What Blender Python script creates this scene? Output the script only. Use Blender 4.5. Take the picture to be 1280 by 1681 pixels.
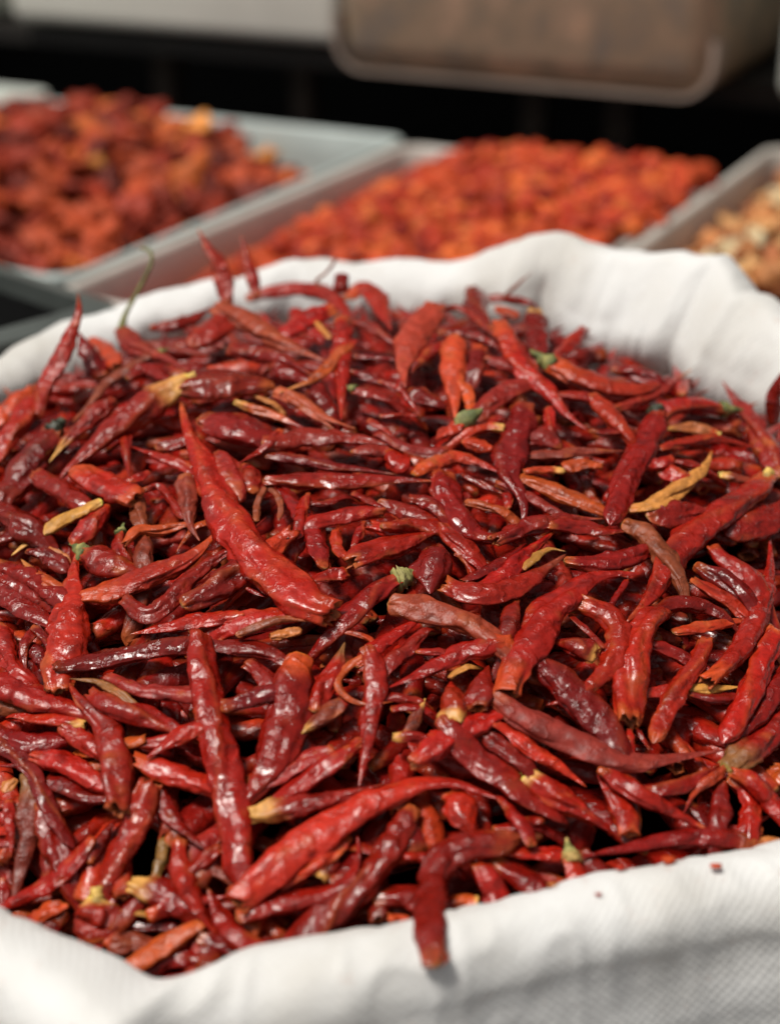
import bpy, bmesh, math, random
import numpy as np
from mathutils import Vector, Matrix

for _o in list(bpy.data.objects):
    bpy.data.objects.remove(_o, do_unlink=True)
scene = bpy.context.scene
COL = scene.collection

# ------------------------------------------------------------------ camera
PITCH = math.radians(25.0)
SACK_H = 0.60                      # height of the middle of the sack opening
DIST = 0.62
FPX = 2587.0                       # focal length in pixels of a 1280 x 1681 frame
P0 = np.array([0.0, 0.0, SACK_H])
FWD = np.array([0.0, math.cos(PITCH), -math.sin(PITCH)])
UPV = np.array([0.0, math.sin(PITCH), math.cos(PITCH)])
RGT = np.array([1.0, 0.0, 0.0])
CAM = P0 - DIST * FWD
cd = bpy.data.cameras.new('camera')
cam = bpy.data.objects.new('camera', cd)
COL.objects.link(cam)
cam.location = CAM
cam.rotation_euler = (math.radians(90) - PITCH, 0, 0)
cd.sensor_fit = 'VERTICAL'
cd.sensor_height = 36.0
cd.lens = 36.0 * FPX / 1681.0
cd.clip_start = 0.02
cd.clip_end = 200.0
cd.dof.use_dof = True
cd.dof.focus_distance = 0.54
cd.dof.aperture_fstop = 5.4
scene.camera = cam

# ------------------------------------------------------------------ light
SUN_EL, SUN_AZ = math.radians(68), math.radians(-108)      # azimuth from +Y towards +X
w = bpy.data.worlds.new('World')
scene.world = w
w.use_nodes = True
wn = w.node_tree.nodes
sky = wn.new('ShaderNodeTexSky')
sky.sky_type = 'NISHITA'
sky.sun_disc = False
sky.sun_elevation = SUN_EL
sky.sun_rotation = SUN_AZ
sky.air_density = 1.0
sky.dust_density = 3.0
wn['Background'].inputs['Strength'].default_value = 0.05
hsv = wn.new('ShaderNodeHueSaturation')           # a thin white overcast takes most of the blue out of the sky
hsv.inputs['Saturation'].default_value = 0.14
w.node_tree.links.new(sky.outputs[0], hsv.inputs['Color'])
w.node_tree.links.new(hsv.outputs[0], wn['Background'].inputs[0])
sl = bpy.data.lights.new('sun', 'SUN')
sl.energy = 2.8
sl.angle = math.radians(17)
sl.color = (1.0, 0.95, 0.87)
so = bpy.data.objects.new('sun', sl)
COL.objects.link(so)
_d = Vector((math.sin(SUN_AZ) * math.cos(SUN_EL), math.cos(SUN_AZ) * math.cos(SUN_EL), math.sin(SUN_EL)))
so.rotation_euler = _d.to_track_quat('Z', 'Y').to_euler()
so.location = (0, 0, 5)
vs = scene.view_settings
vs.view_transform = 'Standard'
vs.look = 'None'
vs.exposure = 0.48
vs.gamma = 1.0
vs.use_curve_mapping = False
scene.display_settings.display_device = 'sRGB'

# ------------------------------------------------------------------ helpers
def ray(x, y):
    return RGT * ((x - 640.0) / FPX) - UPV * ((y - 840.5) / FPX) + FWD

def value_noise(p, seed=0):
    """smooth 3-d value noise in 0..1, p is (N,3)"""
    p = np.asarray(p, dtype=np.float64)
    i = np.floor(p).astype(np.int64)
    f = p - i
    f = f * f * f * (f * (f * 6 - 15) + 10)
    def h(a, b, c):
        n = (a * 374761393 + b * 668265263 + c * 2147483647 + seed * 1274126177) & 0xFFFFFFFF
        n = ((n ^ (n >> 13)) * 1274126177) & 0xFFFFFFFF
        n = ((n ^ (n >> 16)) * 2246822519) & 0xFFFFFFFF
        return ((n ^ (n >> 15)) & 0xFFFF) / 65535.0
    x, y, z = i[:, 0], i[:, 1], i[:, 2]
    fx, fy, fz = f[:, 0], f[:, 1], f[:, 2]
    c00 = h(x, y, z) * (1 - fx) + h(x + 1, y, z) * fx
    c10 = h(x, y + 1, z) * (1 - fx) + h(x + 1, y + 1, z) * fx
    c01 = h(x, y, z + 1) * (1 - fx) + h(x + 1, y, z + 1) * fx
    c11 = h(x, y + 1, z + 1) * (1 - fx) + h(x + 1, y + 1, z + 1) * fx
    return (c00 * (1 - fy) + c10 * fy) * (1 - fz) + (c01 * (1 - fy) + c11 * fy) * fz

def sstep(a, b, x):
    t = np.clip((x - a) / (b - a), 0, 1)
    return t * t * (3 - 2 * t)

def catmull(pts, n):
    """n points evenly spaced by length on a smooth curve through pts (K,D)"""
    P = np.asarray(pts, dtype=float)
    if len(P) == 2:
        P = np.array([P[0], (P[0] + P[1]) / 2, P[1]])
    E = np.vstack([2 * P[0] - P[1], P, 2 * P[-1] - P[-2]])
    out = []
    for k in range(1, len(E) - 2):
        p0, p1, p2, p3 = E[k - 1], E[k], E[k + 1], E[k + 2]
        t = np.linspace(0, 1, 24, endpoint=(k == len(E) - 3))[:, None]
        out.append(0.5 * (2 * p1 + (p2 - p0) * t + (2 * p0 - 5 * p1 + 4 * p2 - p3) * t * t + (3 * p1 - p0 - 3 * p2 + p3) * t ** 3))
    Q = np.vstack(out)
    s = np.concatenate([[0], np.cumsum(np.linalg.norm(np.diff(Q, axis=0), axis=1))])
    u = np.linspace(0, s[-1], n)
    return np.stack([np.interp(u, s, Q[:, d]) for d in range(Q.shape[1])], axis=1), s[-1]

def mesh_object(name, verts, faces, mat, parent=None, colors=None, uvs=None, smooth=True, origin=None):
    v = np.asarray(verts, dtype=np.float64)
    o0 = np.zeros(3) if origin is None else np.asarray(origin, float)
    me = bpy.data.meshes.new(name)
    me.from_pydata((v - o0).tolist(), [], faces if isinstance(faces, list) else faces.tolist())
    if smooth:
        me.polygons.foreach_set('use_smooth', np.ones(len(me.polygons), dtype=bool))
    if colors is not None:
        at = me.color_attributes.new('pigment', 'FLOAT_COLOR', 'POINT')
        at.data.foreach_set('color', np.asarray(colors, dtype=np.float32).ravel())
    if uvs is not None:
        uv = me.uv_layers.new(name='UVMap')
        li = np.empty(len(me.loops), dtype=np.int32)
        me.loops.foreach_get('vertex_index', li)
        uv.data.foreach_set('uv', np.asarray(uvs, dtype=np.float32)[li].ravel())
    me.materials.append(mat)
    me.update()
    ob = bpy.data.objects.new(name, me)
    COL.objects.link(ob)
    if parent is not None:
        ob.parent = parent
        ob.location = o0 - np.array(parent.location)
    else:
        ob.location = o0
    return ob

def tag(o, label=None, cat=None, group=None, kind=None):
    if label: o['label'] = label
    if cat: o['category'] = cat
    if group: o['group'] = group
    if kind: o['kind'] = kind
    return o

def new_mat(name):
    m = bpy.data.materials.new(name)
    m.use_nodes = True
    nt = m.node_tree
    b = nt.nodes['Principled BSDF']
    return m, nt, b

def N(nt, typ, **kw):
    n = nt.nodes.new(typ)
    for k, v in kw.items():
        if k.startswith('i_'):
            n.inputs[k[2:].replace('_', ' ')].default_value = v
        else:
            setattr(n, k, v)
    return n

def math_node(nt, op, a, b=None, c=None):
    n = nt.nodes.new('ShaderNodeMath')
    n.operation = op
    for i, v in enumerate((a, b, c)):
        if v is None: continue
        if isinstance(v, (int, float)): n.inputs[i].default_value = v
        else: nt.links.new(v, n.inputs[i])
    return n.outputs[0]

# ------------------------------------------------------------------ materials
def skin_material():
    m, nt, b = new_mat('dried_chilli_skin')
    L = nt.links
    at = N(nt, 'ShaderNodeAttribute', attribute_name='pigment')
    tc = N(nt, 'ShaderNodeTexCoord')
    n1 = N(nt, 'ShaderNodeTexNoise', i_Scale=330.0, i_Detail=4.0, i_Roughness=0.6)
    L.new(tc.outputs['Object'], n1.inputs['Vector'])
    n2 = N(nt, 'ShaderNodeTexNoise', i_Scale=1500.0, i_Detail=2.0)
    L.new(tc.outputs['Object'], n2.inputs['Vector'])
    v1 = N(nt, 'ShaderNodeTexVoronoi', i_Scale=210.0)
    v1.feature = 'DISTANCE_TO_EDGE'
    wv = N(nt, 'ShaderNodeVectorMath', operation='MULTIPLY_ADD')
    L.new(n1.outputs['Color'], wv.inputs[0])
    wv.inputs[1].default_value = (0.004, 0.004, 0.004)
    L.new(tc.outputs['Object'], wv.inputs[2])
    L.new(wv.outputs[0], v1.inputs['Vector'])
    # pigment mottling
    mr = N(nt, 'ShaderNodeMapRange')
    mr.inputs['From Min'].default_value = 0.3
    mr.inputs['From Max'].default_value = 0.7
    mr.inputs['To Min'].default_value = 0.72
    mr.inputs['To Max'].default_value = 1.25
    L.new(n1.outputs[0], mr.inputs['Value'])
    mx = N(nt, 'ShaderNodeVectorMath', operation='SCALE')
    L.new(at.outputs['Color'], mx.inputs[0])
    L.new(mr.outputs[0], mx.inputs['Scale'])
    L.new(mx.outputs[0], b.inputs['Base Color'])
    # roughness from the attribute's alpha, broken up by the noise
    rr = math_node(nt, 'MULTIPLY_ADD', n1.outputs[0], 0.26, -0.13)
    L.new(math_node(nt, 'ADD', at.outputs['Alpha'], rr), b.inputs['Roughness'])
    b.inputs['Specular IOR Level'].default_value = 0.42
    # wrinkles: soft dents crossed by fine raised creases
    n3 = N(nt, 'ShaderNodeTexNoise', i_Scale=100.0, i_Detail=1.5, i_Roughness=0.5)
    L.new(wv.outputs[0], n3.inputs['Vector'])
    rid = math_node(nt, 'SUBTRACT', 1.0, math_node(nt, 'ABSOLUTE', math_node(nt, 'MULTIPLY_ADD', n3.outputs[0], 5.0, -2.5)))
    rid = math_node(nt, 'POWER', math_node(nt, 'MAXIMUM', rid, 0.0), 2.0)
    n4 = N(nt, 'ShaderNodeTexNoise', i_Scale=125.0, i_Detail=1.5)
    L.new(tc.outputs['Object'], n4.inputs['Vector'])
    hh = math_node(nt, 'MULTIPLY_ADD', rid, 0.60, math_node(nt, 'MULTIPLY_ADD', n4.outputs[0], 1.1, math_node(nt, 'MULTIPLY', n2.outputs[0], 0.05)))
    bp = N(nt, 'ShaderNodeBump', i_Strength=0.62, i_Distance=0.0014)
    L.new(hh, bp.inputs['Height'])
    L.new(bp.outputs[0], b.inputs['Normal'])
    return m

def cloth_material():
    m, nt, b = new_mat('woven_white_plastic')
    L = nt.links
    uv = N(nt, 'ShaderNodeUVMap', uv_map='UVMap')
    sx = N(nt, 'ShaderNodeSeparateXYZ')
    L.new(uv.outputs[0], sx.inputs[0])
    k = 2 * math.pi / 0.0030
    su = math_node(nt, 'SINE', math_node(nt, 'MULTIPLY', sx.outputs[0], k))
    sv = math_node(nt, 'SINE', math_node(nt, 'MULTIPLY', sx.outputs[1], k))
    wv = math_node(nt, 'MULTIPLY', su, sv)
    nz = N(nt, 'ShaderNodeTexNoise', i_Scale=42.0, i_Detail=5.0, i_Roughness=0.6)
    L.new(uv.outputs[0], nz.inputs['Vector'])
    nl = N(nt, 'ShaderNodeTexNoise', i_Scale=14.0, i_Detail=4.0)
    L.new(uv.outputs[0], nl.inputs['Vector'])
    cr = N(nt, 'ShaderNodeValToRGB')
    cr.color_ramp.elements[0].position = 0.30
    cr.color_ramp.elements[0].color = (0.60, 0.58, 0.54, 1)
    cr.color_ramp.elements[1].position = 0.55
    cr.color_ramp.elements[1].color = (0.78, 0.78, 0.77, 1)
    L.new(nl.outputs[0], cr.inputs[0])
    # a little red chilli dust rubbed into the weave
    nd = N(nt, 'ShaderNodeTexNoise', i_Scale=130.0, i_Detail=3.0, i_Roughness=0.7)
    L.new(uv.outputs[0], nd.inputs['Vector'])
    dm = N(nt, 'ShaderNodeMapRange')
    dm.inputs['From Min'].default_value = 0.62
    dm.inputs['From Max'].default_value = 0.80
    dm.inputs['To Max'].default_value = 0.40
    L.new(nd.outputs[0], dm.inputs['Value'])
    mixd = N(nt, 'ShaderNodeMixRGB')
    mixd.inputs[2].default_value = (0.55, 0.30, 0.22, 1)
    L.new(dm.outputs[0], mixd.inputs[0])
    L.new(cr.outputs[0], mixd.inputs[1])
    L.new(mixd.outputs[0], b.inputs['Base Color'])
    b.inputs['Roughness'].default_value = 0.55
    b.inputs['Specular IOR Level'].default_value = 0.3
    h = math_node(nt, 'MULTIPLY_ADD', wv, 0.075, math_node(nt, 'MULTIPLY', nz.outputs[0], 1.5))
    bp = N(nt, 'ShaderNodeBump', i_Strength=0.55, i_Distance=0.0016)
    L.new(h, bp.inputs['Height'])
    L.new(bp.outputs[0], b.inputs['Normal'])
    tr = N(nt, 'ShaderNodeBsdfTranslucent')
    tr.inputs['Color'].default_value = (0.80, 0.72, 0.60, 1)
    ms = N(nt, 'ShaderNodeMixShader')
    ms.inputs[0].default_value = 0.16
    L.new(b.outputs[0], ms.inputs[1])
    L.new(tr.outputs[0], ms.inputs[2])
    L.new(ms.outputs[0], nt.nodes['Material Output'].inputs['Surface'])
    return m

def plain_material(name, col, rough=0.5, noise=0.25, scale=25.0, bump=0.0, spec=0.5, col2=None):
    m, nt, b = new_mat(name)
    L = nt.links
    tc = N(nt, 'ShaderNodeTexCoord')
    nz = N(nt, 'ShaderNodeTexNoise', i_Scale=scale, i_Detail=6.0, i_Roughness=0.62)
    L.new(tc.outputs['Object'], nz.inputs['Vector'])
    cr = N(nt, 'ShaderNodeValToRGB')
    c2 = col2 if col2 else tuple(c * (1 - noise) for c in col)
    cr.color_ramp.elements[0].position = 0.35
    cr.color_ramp.elements[0].color = (*c2, 1)
    cr.color_ramp.elements[1].position = 0.65
    cr.color_ramp.elements[1].color = (*col, 1)
    L.new(nz.outputs[0], cr.inputs[0])
    L.new(cr.outputs[0], b.inputs['Base Color'])
    b.inputs['Roughness'].default_value = rough
    b.inputs['Specular IOR Level'].default_value = spec
    if bump:
        bp = N(nt, 'ShaderNodeBump', i_Strength=0.6, i_Distance=bump)
        L.new(nz.outputs[0], bp.inputs['Height'])
        L.new(bp.outputs[0], b.inputs['Normal'])
    return m

def chunk_material():
    m, nt, b = new_mat('dried_pieces')
    L = nt.links
    at = N(nt, 'ShaderNodeAttribute', attribute_name='pigment')
    oi = N(nt, 'ShaderNodeObjectInfo')
    tc = N(nt, 'ShaderNodeTexCoord')
    nz = N(nt, 'ShaderNodeTexNoise', i_Scale=160.0, i_Detail=4.0)
    L.new(tc.outputs['Object'], nz.inputs['Vector'])
    mr = N(nt, 'ShaderNodeMapRange')
    mr.inputs['To Min'].default_value = 0.55
    mr.inputs['To Max'].default_value = 1.4
    L.new(nz.outputs[0], mr.inputs['Value'])
    a = N(nt, 'ShaderNodeVectorMath', operation='MULTIPLY')
    L.new(at.outputs['Color'], a.inputs[0])
    L.new(oi.outputs['Color'], a.inputs[1])
    s = N(nt, 'ShaderNodeVectorMath', operation='SCALE')
    L.new(a.outputs[0], s.inputs[0])
    L.new(mr.outputs[0], s.inputs['Scale'])
    L.new(s.outputs[0], b.inputs['Base Color'])
    b.inputs['Roughness'].default_value = 0.55
    b.inputs['Specular IOR Level'].default_value = 0.2
    bp = N(nt, 'ShaderNodeBump', i_Strength=0.5, i_Distance=0.002)
    L.new(nz.outputs[0], bp.inputs['Height'])
    L.new(bp.outputs[0], b.inputs['Normal'])
    return m

SKIN = skin_material()
CLOTH = cloth_material()
CHUNK = chunk_material()
PLASTIC_GREEN = plain_material('grey_green_plastic', (0.43, 0.49, 0.47), 0.4, 0.2, 12)
PLASTIC_GREY = plain_material('grey_plastic', (0.55, 0.515, 0.465), 0.45, 0.2, 12)
PLASTIC_WHITE = plain_material('milky_plastic', (0.80, 0.77, 0.69), 0.5, 0.10, 9)
PLASTIC_PALE = plain_material('pale_green_plastic', (0.52, 0.55, 0.50), 0.5, 0.12, 9)
BLACK_WOOD = plain_material('black_painted_wood', (0.012, 0.011, 0.010), 0.6, 0.4, 20)
BROWN_WOOD = plain_material('dark_brown_wood', (0.014, 0.010, 0.007), 0.6, 0.4, 20)
PAVING = plain_material('grey_paving', (0.16, 0.155, 0.15), 0.8, 0.35, 6, 0.004)

# ------------------------------------------------------------------ setting
def slab(name, size, loc, mat, rotz=0.0, bevel=0.0, parent=None, kind=None):
    bm = bmesh.new()
    bmesh.ops.create_cube(bm, size=1.0)
    bmesh.ops.scale(bm, vec=size, verts=bm.verts)
    if bevel:
        bmesh.ops.bevel(bm, geom=list(bm.edges), offset=bevel, segments=5, profile=0.5, affect='EDGES')
    me = bpy.data.meshes.new(name)
    bm.to_mesh(me)
    bm.free()
    me.materials.append(mat)
    if bevel:
        me.polygons.foreach_set('use_smooth', np.ones(len(me.polygons), dtype=bool))
    o = bpy.data.objects.new(name, me)
    COL.objects.link(o)
    o.location = loc
    o.rotation_euler = (0, 0, rotz)
    if parent: o.parent = parent
    if kind: o['kind'] = kind
    return o

g = slab('ground', (40, 40, 0.02), (0, 8, -0.01), PAVING, kind='structure')

# the stall behind stands turned by 27 degrees: u runs along its front (right and nearer), v into it
YAW = math.radians(27)
VV = np.array([math.sin(YAW), math.cos(YAW), 0.0])
UU = np.array([math.cos(YAW), -math.sin(YAW), 0.0])
ROT = -YAW
TZ = 0.55                                   # height of the tray rims
def uv(u, v, z):
    return UU * u + VV * v + np.array([0, 0, z])

def empty(name, loc, rotz=0.0):
    o = bpy.data.objects.new(name, None)
    COL.objects.link(o)
    o.location = loc
    o.rotation_euler = (0, 0, rotz)
    o.empty_display_size = 0.05
    return o

# stall table: top, front board, legs
st = empty('stall_table', uv(-0.3, 0.6, 0.0), ROT)
tag(st, 'black wooden stall table carrying the trays behind the sack', 'table')
slab('table_top', (2.6, 0.78, 0.03), (0, 0.12, 0.405), BLACK_WOOD, parent=st)
slab('front_board', (2.6, 0.02, 0.503), (0, -0.292, 0.2625), BLACK_WOOD, parent=st)
for sx in (-1.25, 1.25):
    for sy in (-0.2, 0.45):
        slab('leg', (0.06, 0.06, 0.386), (sx, sy, 0.194), BLACK_WOOD, parent=st)

# raised shelf behind the trays with the storage boxes on it
sh = empty('shelf', uv(-0.3, 1.25, 0.0), ROT)
tag(sh, 'dark wooden shelf above the trays with storage boxes on it', 'shelf')
slab('shelf_board', (3.0, 0.50, 0.022), (0, 0.055, 0.581), BROWN_WOOD, parent=sh)
slab('light_block_panel', (3.0, 0.02, 1.6), (0, 0.325, 0.80), BLACK_WOOD, parent=sh)  # dark panel added to block light behind the shelf
slab('side_panel', (0.02, 0.62, 1.6), (-1.52, 0, 0.80), BLACK_WOOD, parent=sh)
slab('side_panel', (0.02, 0.62, 1.6), (1.52, 0, 0.80), BLACK_WOOD, parent=sh)
POST_WOOD = plain_material('weathered_post', (0.075, 0.05, 0.035), 0.7, 0.4, 30)
for px in (-0.12, -0.02, -0.42, -0.62):
    slab('post', (0.028, 0.028, 0.14), (px, -0.06, 0.500), POST_WOOD, parent=sh)
slab('lower_board', (3.0, 0.05, 0.42), (0, -0.02, 0.21), BLACK_WOOD, parent=sh)

def mottled_box_material():
    m, nt, b = new_mat('frosted_box_with_brown_goods')
    L = nt.links
    tc = N(nt, 'ShaderNodeTexCoord')
    nz = N(nt, 'ShaderNodeTexNoise', i_Scale=20.0, i_Detail=5.0, i_Roughness=0.7)
    L.new(tc.outputs['Object'], nz.inputs['Vector'])
    cr = N(nt, 'ShaderNodeValToRGB')
    e = cr.color_ramp.elements
    e[0].position = 0.30; e[0].color = (0.16, 0.15, 0.14, 1)
    e[1].position = 0.70; e[1].color = (0.58, 0.36, 0.22, 1)
    x = e.new(0.48); x.color = (0.27, 0.20, 0.135, 1)
    x = e.new(0.6); x.color = (0.38, 0.26, 0.18, 1)
    L.new(nz.outputs[0], cr.inputs[0])
    L.new(cr.outputs[0], b.inputs['Base Color'])
    b.inputs['Roughness'].default_value = 0.42
    return m
GOODS_BOX = mottled_box_material()
FOOT_GREY = plain_material('cloudy_plastic_edge', (0.36, 0.285, 0.235), 0.5, 0.2, 12)

def storage_box(u0, u1, v0, depth, z0, height, mat, rim_mat, label, r):
    c = uv((u0 + u1) / 2, v0 + depth / 2, z0)
    e = empty('storage_box', c, ROT)
    tag(e, label, 'box', 'storage boxes on the shelf')
    W_ = u1 - u0
    slab('box_body', (W_, depth, height), (0, 0, height / 2), mat, bevel=r, parent=e)
    if rim_mat:
        # pale moulded foot rim
        bm = bmesh.new()
        n = 10
        def loop(w2, r_, y):
            pts = []
            for cx, cz, a0 in ((-w2 + r_, r_, 180), (w2 - r_, r_, 270)):
                for k in range(n + 1):
                    a = math.radians(a0 + 90 * k / n)
                    pts.append((cx + r_ * math.cos(a), y, cz + r_ * math.sin(a)))
            return [(-w2, y, 0.055)] + pts + [(w2, y, 0.055)]
        a = loop(W_ / 2 + 0.003, r + 0.004, -depth / 2 - 0.0012)
        bq = loop(W_ / 2 - 0.003, r * 0.90, -depth / 2 - 0.0012)
        bq = [(x, y, z + 0.005 if z < 0.05 else z) for x, y, z in bq]
        c2 = loop(W_ / 2 + 0.003, r + 0.004, -depth / 2 + 0.03)
        va = [bm.verts.new(p) for p in a]
        vb = [bm.verts.new(p) for p in bq]
        vc = [bm.verts.new(p) for p in c2]
        for i in range(len(a) - 1):
            bm.faces.new((va[i], va[i + 1], vb[i + 1], vb[i]))
            bm.faces.new((vc[i], vc[i + 1], va[i + 1], va[i]))
        me = bpy.data.meshes.new('foot_rim')
        bm.to_mesh(me); bm.free()
        me.materials.append(rim_mat)
        o = bpy.data.objects.new('foot_rim', me)
        COL.objects.link(o)
        o.parent = e
    return e

SZ = 0.595
storage_box(-1.60, -1.09, 1.06, 0.36, SZ, 0.24, PLASTIC_PALE, None, 'pale grey-green plastic box at the far left end of the shelf', 0.012)
storage_box(-1.035, -0.59, 1.035, 0.36, SZ + 0.004, 0.24, PLASTIC_WHITE, None, 'milky white plastic box left of the brown-filled one on the shelf', 0.012)
storage_box(-0.535, -0.148, 0.93, 0.36, SZ - 0.002, 0.24, GOODS_BOX, FOOT_GREY, 'frosted plastic box full of brown goods on the shelf', 0.030)
storage_box(-0.090, 0.36, 0.93, 0.36, SZ, 0.24, PLASTIC_PALE, None, 'pale grey-green plastic box right of the brown-filled one', 0.02)

# open black bin standing between the stall and the sack
RIM_GREY = plain_material('lit_grey_rim', (0.075, 0.085, 0.078), 0.5, 0.3, 30)  # greyer than the black bin, painting in the light on its edge
BLACK_PLASTIC = plain_material('black_plastic', (0.010, 0.010, 0.010), 0.45, 0.3, 20)
def bin_():
    ed = np.array([0.73, -0.683, 0.0]); nn = np.array([-0.683, -0.73, 0.0])
    e0 = np.array([-0.150, 0.262, 0.0])
    c = e0 - ed * 0.24 + nn * 0.15
    root = empty('black_bin', c, math.atan2(ed[1], ed[0]))
    tag(root, 'open black bin with a rim greyed as if lit at the left behind the sack', 'bin')
    H = 0.603
    slab('wall', (0.48, 0.008, H - 0.012), (0, 0.146, (H - 0.012) / 2), BLACK_PLASTIC, parent=root)
    slab('wall', (0.48, 0.008, H - 0.012), (0, -0.146, (H - 0.012) / 2), BLACK_PLASTIC, parent=root)
    slab('wall', (0.008, 0.284, H - 0.012), (0.236, 0, (H - 0.012) / 2), BLACK_PLASTIC, parent=root)
    slab('wall', (0.008, 0.284, H - 0.012), (-0.236, 0, (H - 0.012) / 2), BLACK_PLASTIC, parent=root)
    slab('floor_panel', (0.462, 0.282, 0.008), (0, 0, 0.03), BLACK_PLASTIC, parent=root)
    bm = bmesh.new()
    o = rounded_rect(0.246, 0.156, 0.02); i = rounded_rect(0.232, 0.142, 0.016)
    n = len(o)
    lv = [[bm.verts.new((x, y, z)) for x, y in lp] for lp, z in ((o, H - 0.014), (o, H - 0.003), (i, H), (i, H - 0.014))]
    for k in range(4):
        for j in range(n):
            bm.faces.new((lv[k][j], lv[k][(j + 1) % n], lv[(k + 1) % 4][(j + 1) % n], lv[(k + 1) % 4][j]))
    me = bpy.data.meshes.new('rim'); bm.to_mesh(me); bm.free()
    me.materials.append(RIM_GREY)
    r = bpy.data.objects.new('rim', me); COL.objects.link(r); r.parent = root

# ------------------------------------------------------------------ trays
def rounded_rect(w2, d2, r, n=8):
    pts = []
    for cx, cy, a0 in ((w2 - r, d2 - r, 0), (-w2 + r, d2 - r, 90), (-w2 + r, -d2 + r, 180), (w2 - r, -d2 + r, 270)):
        for k in range(n + 1):
            a = math.radians(a0 + 90 * k / n)
            pts.append((cx + r * math.cos(a), cy + r * math.sin(a)))
    return pts

bin_()

def tray(u0, u1, v0, v1, mat, label):
    c = uv((u0 + u1) / 2, (v0 + v1) / 2, TZ - 0.128)
    w2, d2, H = (u1 - u0) / 2, (v1 - v0) / 2, 0.128
    prof = [(-0.022, 0.0), (-0.020, 0.0), (-0.004, H - 0.010), (0.0, H - 0.010), (0.0, H - 0.002), (-0.001, H), (-0.006, H),
            (-0.008, H - 0.003), (-0.012, H - 0.03), (-0.022, 0.010), (-0.030, 0.006)]
    V, F = [], []
    n = 0
    for off, z in prof:
        lp = rounded_rect(w2 + off, d2 + off, 0.022)
        n = len(lp)
        V += [(x, y, z) for x, y in lp]
    for k in range(len(prof) - 1):
        for i in range(n):
            j = (i + 1) % n
            F.append((k * n + i, k * n + j, (k + 1) * n + j, (k + 1) * n + i))
    F.append(tuple(range(n))[::-1])
    F.append(tuple(range((len(prof) - 1) * n, len(prof) * n)))
    o = mesh_object('plastic_tray', np.array(V), F, mat)
    o.location = c
    o.rotation_euler = (0, 0, ROT)
    tag(o, label, 'tray', 'plastic trays on the stall')
    return o

TRAYS = [(-1.33, -0.872, 0.33, 0.905), (-0.858, -0.417, 0.33, 0.862), (-0.410, -0.106, 0.30, 0.835), (-0.102, 0.29, 0.33, 0.98)]
tray(*TRAYS[0], PLASTIC_PALE, 'pale plastic tray at the far left behind the sack')
tray(*TRAYS[1], PLASTIC_GREEN, 'grey-green plastic tray of chunky dark red and orange pieces')
tray(*TRAYS[2], PLASTIC_GREY, 'grey plastic tray of small bright orange pieces behind the sack')
tray(*TRAYS[3], PLASTIC_GREY, 'grey plastic tray of brown and cream pieces at the right')

def blob(rng, subdiv, flat, rough):
    bm = bmesh.new()
    bmesh.ops.create_icosphere(bm, subdivisions=subdiv, radius=1.0)
    v = np.array([x.co[:] for x in bm.verts])
    f = [tuple(q.index for q in p.verts) for p in bm.faces]
    bm.free()
    s = int(rng.integers(1, 9999))
    d = value_noise(v * 1.3 + 7, s) - 0.5 + 0.5 * (value_noise(v * 3.1 + 3, s + 1) - 0.5)
    v = v * (1 + rough * d[:, None] * 2)
    v *= np.array([1.0, rng.uniform(0.6, 0.95), flat])
    return v, f

def mound(ti, fn, name, mat_col, n=34):
    """the packed mass under the loose pieces; fn(u,v) -> height"""
    u0, u1, v0, v1 = TRAYS[ti]
    us = np.linspace(u0 + 0.014, u1 - 0.014, n)
    vs_ = np.linspace(v0 + 0.014, v1 - 0.014, n)
    V, F, C = [], [], []
    for a in us:
        for b_ in vs_:
            V.append(uv(a, b_, fn(a, b_)))
            C.append((*mat_col, 0.6))
    for i in range(n - 1):
        for j in range(n - 1):
            F.append((i * n + j, (i + 1) * n + j, (i + 1) * n + j + 1, i * n + j + 1))
    return V, F, C

def pick(rng, table):
    w_ = np.array([t[0] for t in table], float)
    k = rng.choice(len(table), p=w_ / w_.sum())
    c = np.array(table[k][1]) * rng.uniform(0.75, 1.25)
    return tuple(np.clip(c, 0, 0.9))

# left tray: chunky pieces, each its own object
def f_left(u, v):
    cu, cv = (u + 0.70) / 0.22, (v - 0.62) / 0.30
    return TZ - 0.020 + 0.036 * math.exp(-cu * cu - cv * cv) - 0.05 * float(sstep(0.66, 0.80, v)) * float(sstep(-0.66, -0.48, u))
rng = np.random.default_rng(5)
V, F, C = mound(1, f_left, 'dried_fruit_bed', (0.10, 0.012, 0.006))
bed = mesh_object('dried_fruit_bed', np.array(V) - np.array([0, 0, 0.012]), F, CHUNK, colors=C)
tag(bed, 'packed dark red dried pieces filling the grey-green tray', 'dried fruit', kind='stuff')
meshes = []
for k in range(7):
    v, f = blob(rng, 3, rng.uniform(0.40, 0.75), 0.75)
    me = bpy.data.meshes.new('dried_chunk')
    me.from_pydata((v * 0.0155).tolist(), [], f)
    at = me.color_attributes.new('pigment', 'FLOAT_COLOR', 'POINT')
    at.data.foreach_set('color', np.ones(len(v) * 4, dtype=np.float32))
    me.polygons.foreach_set('use_smooth', np.ones(len(f), dtype=bool))
    me.materials.append(CHUNK)
    meshes.append(me)
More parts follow.
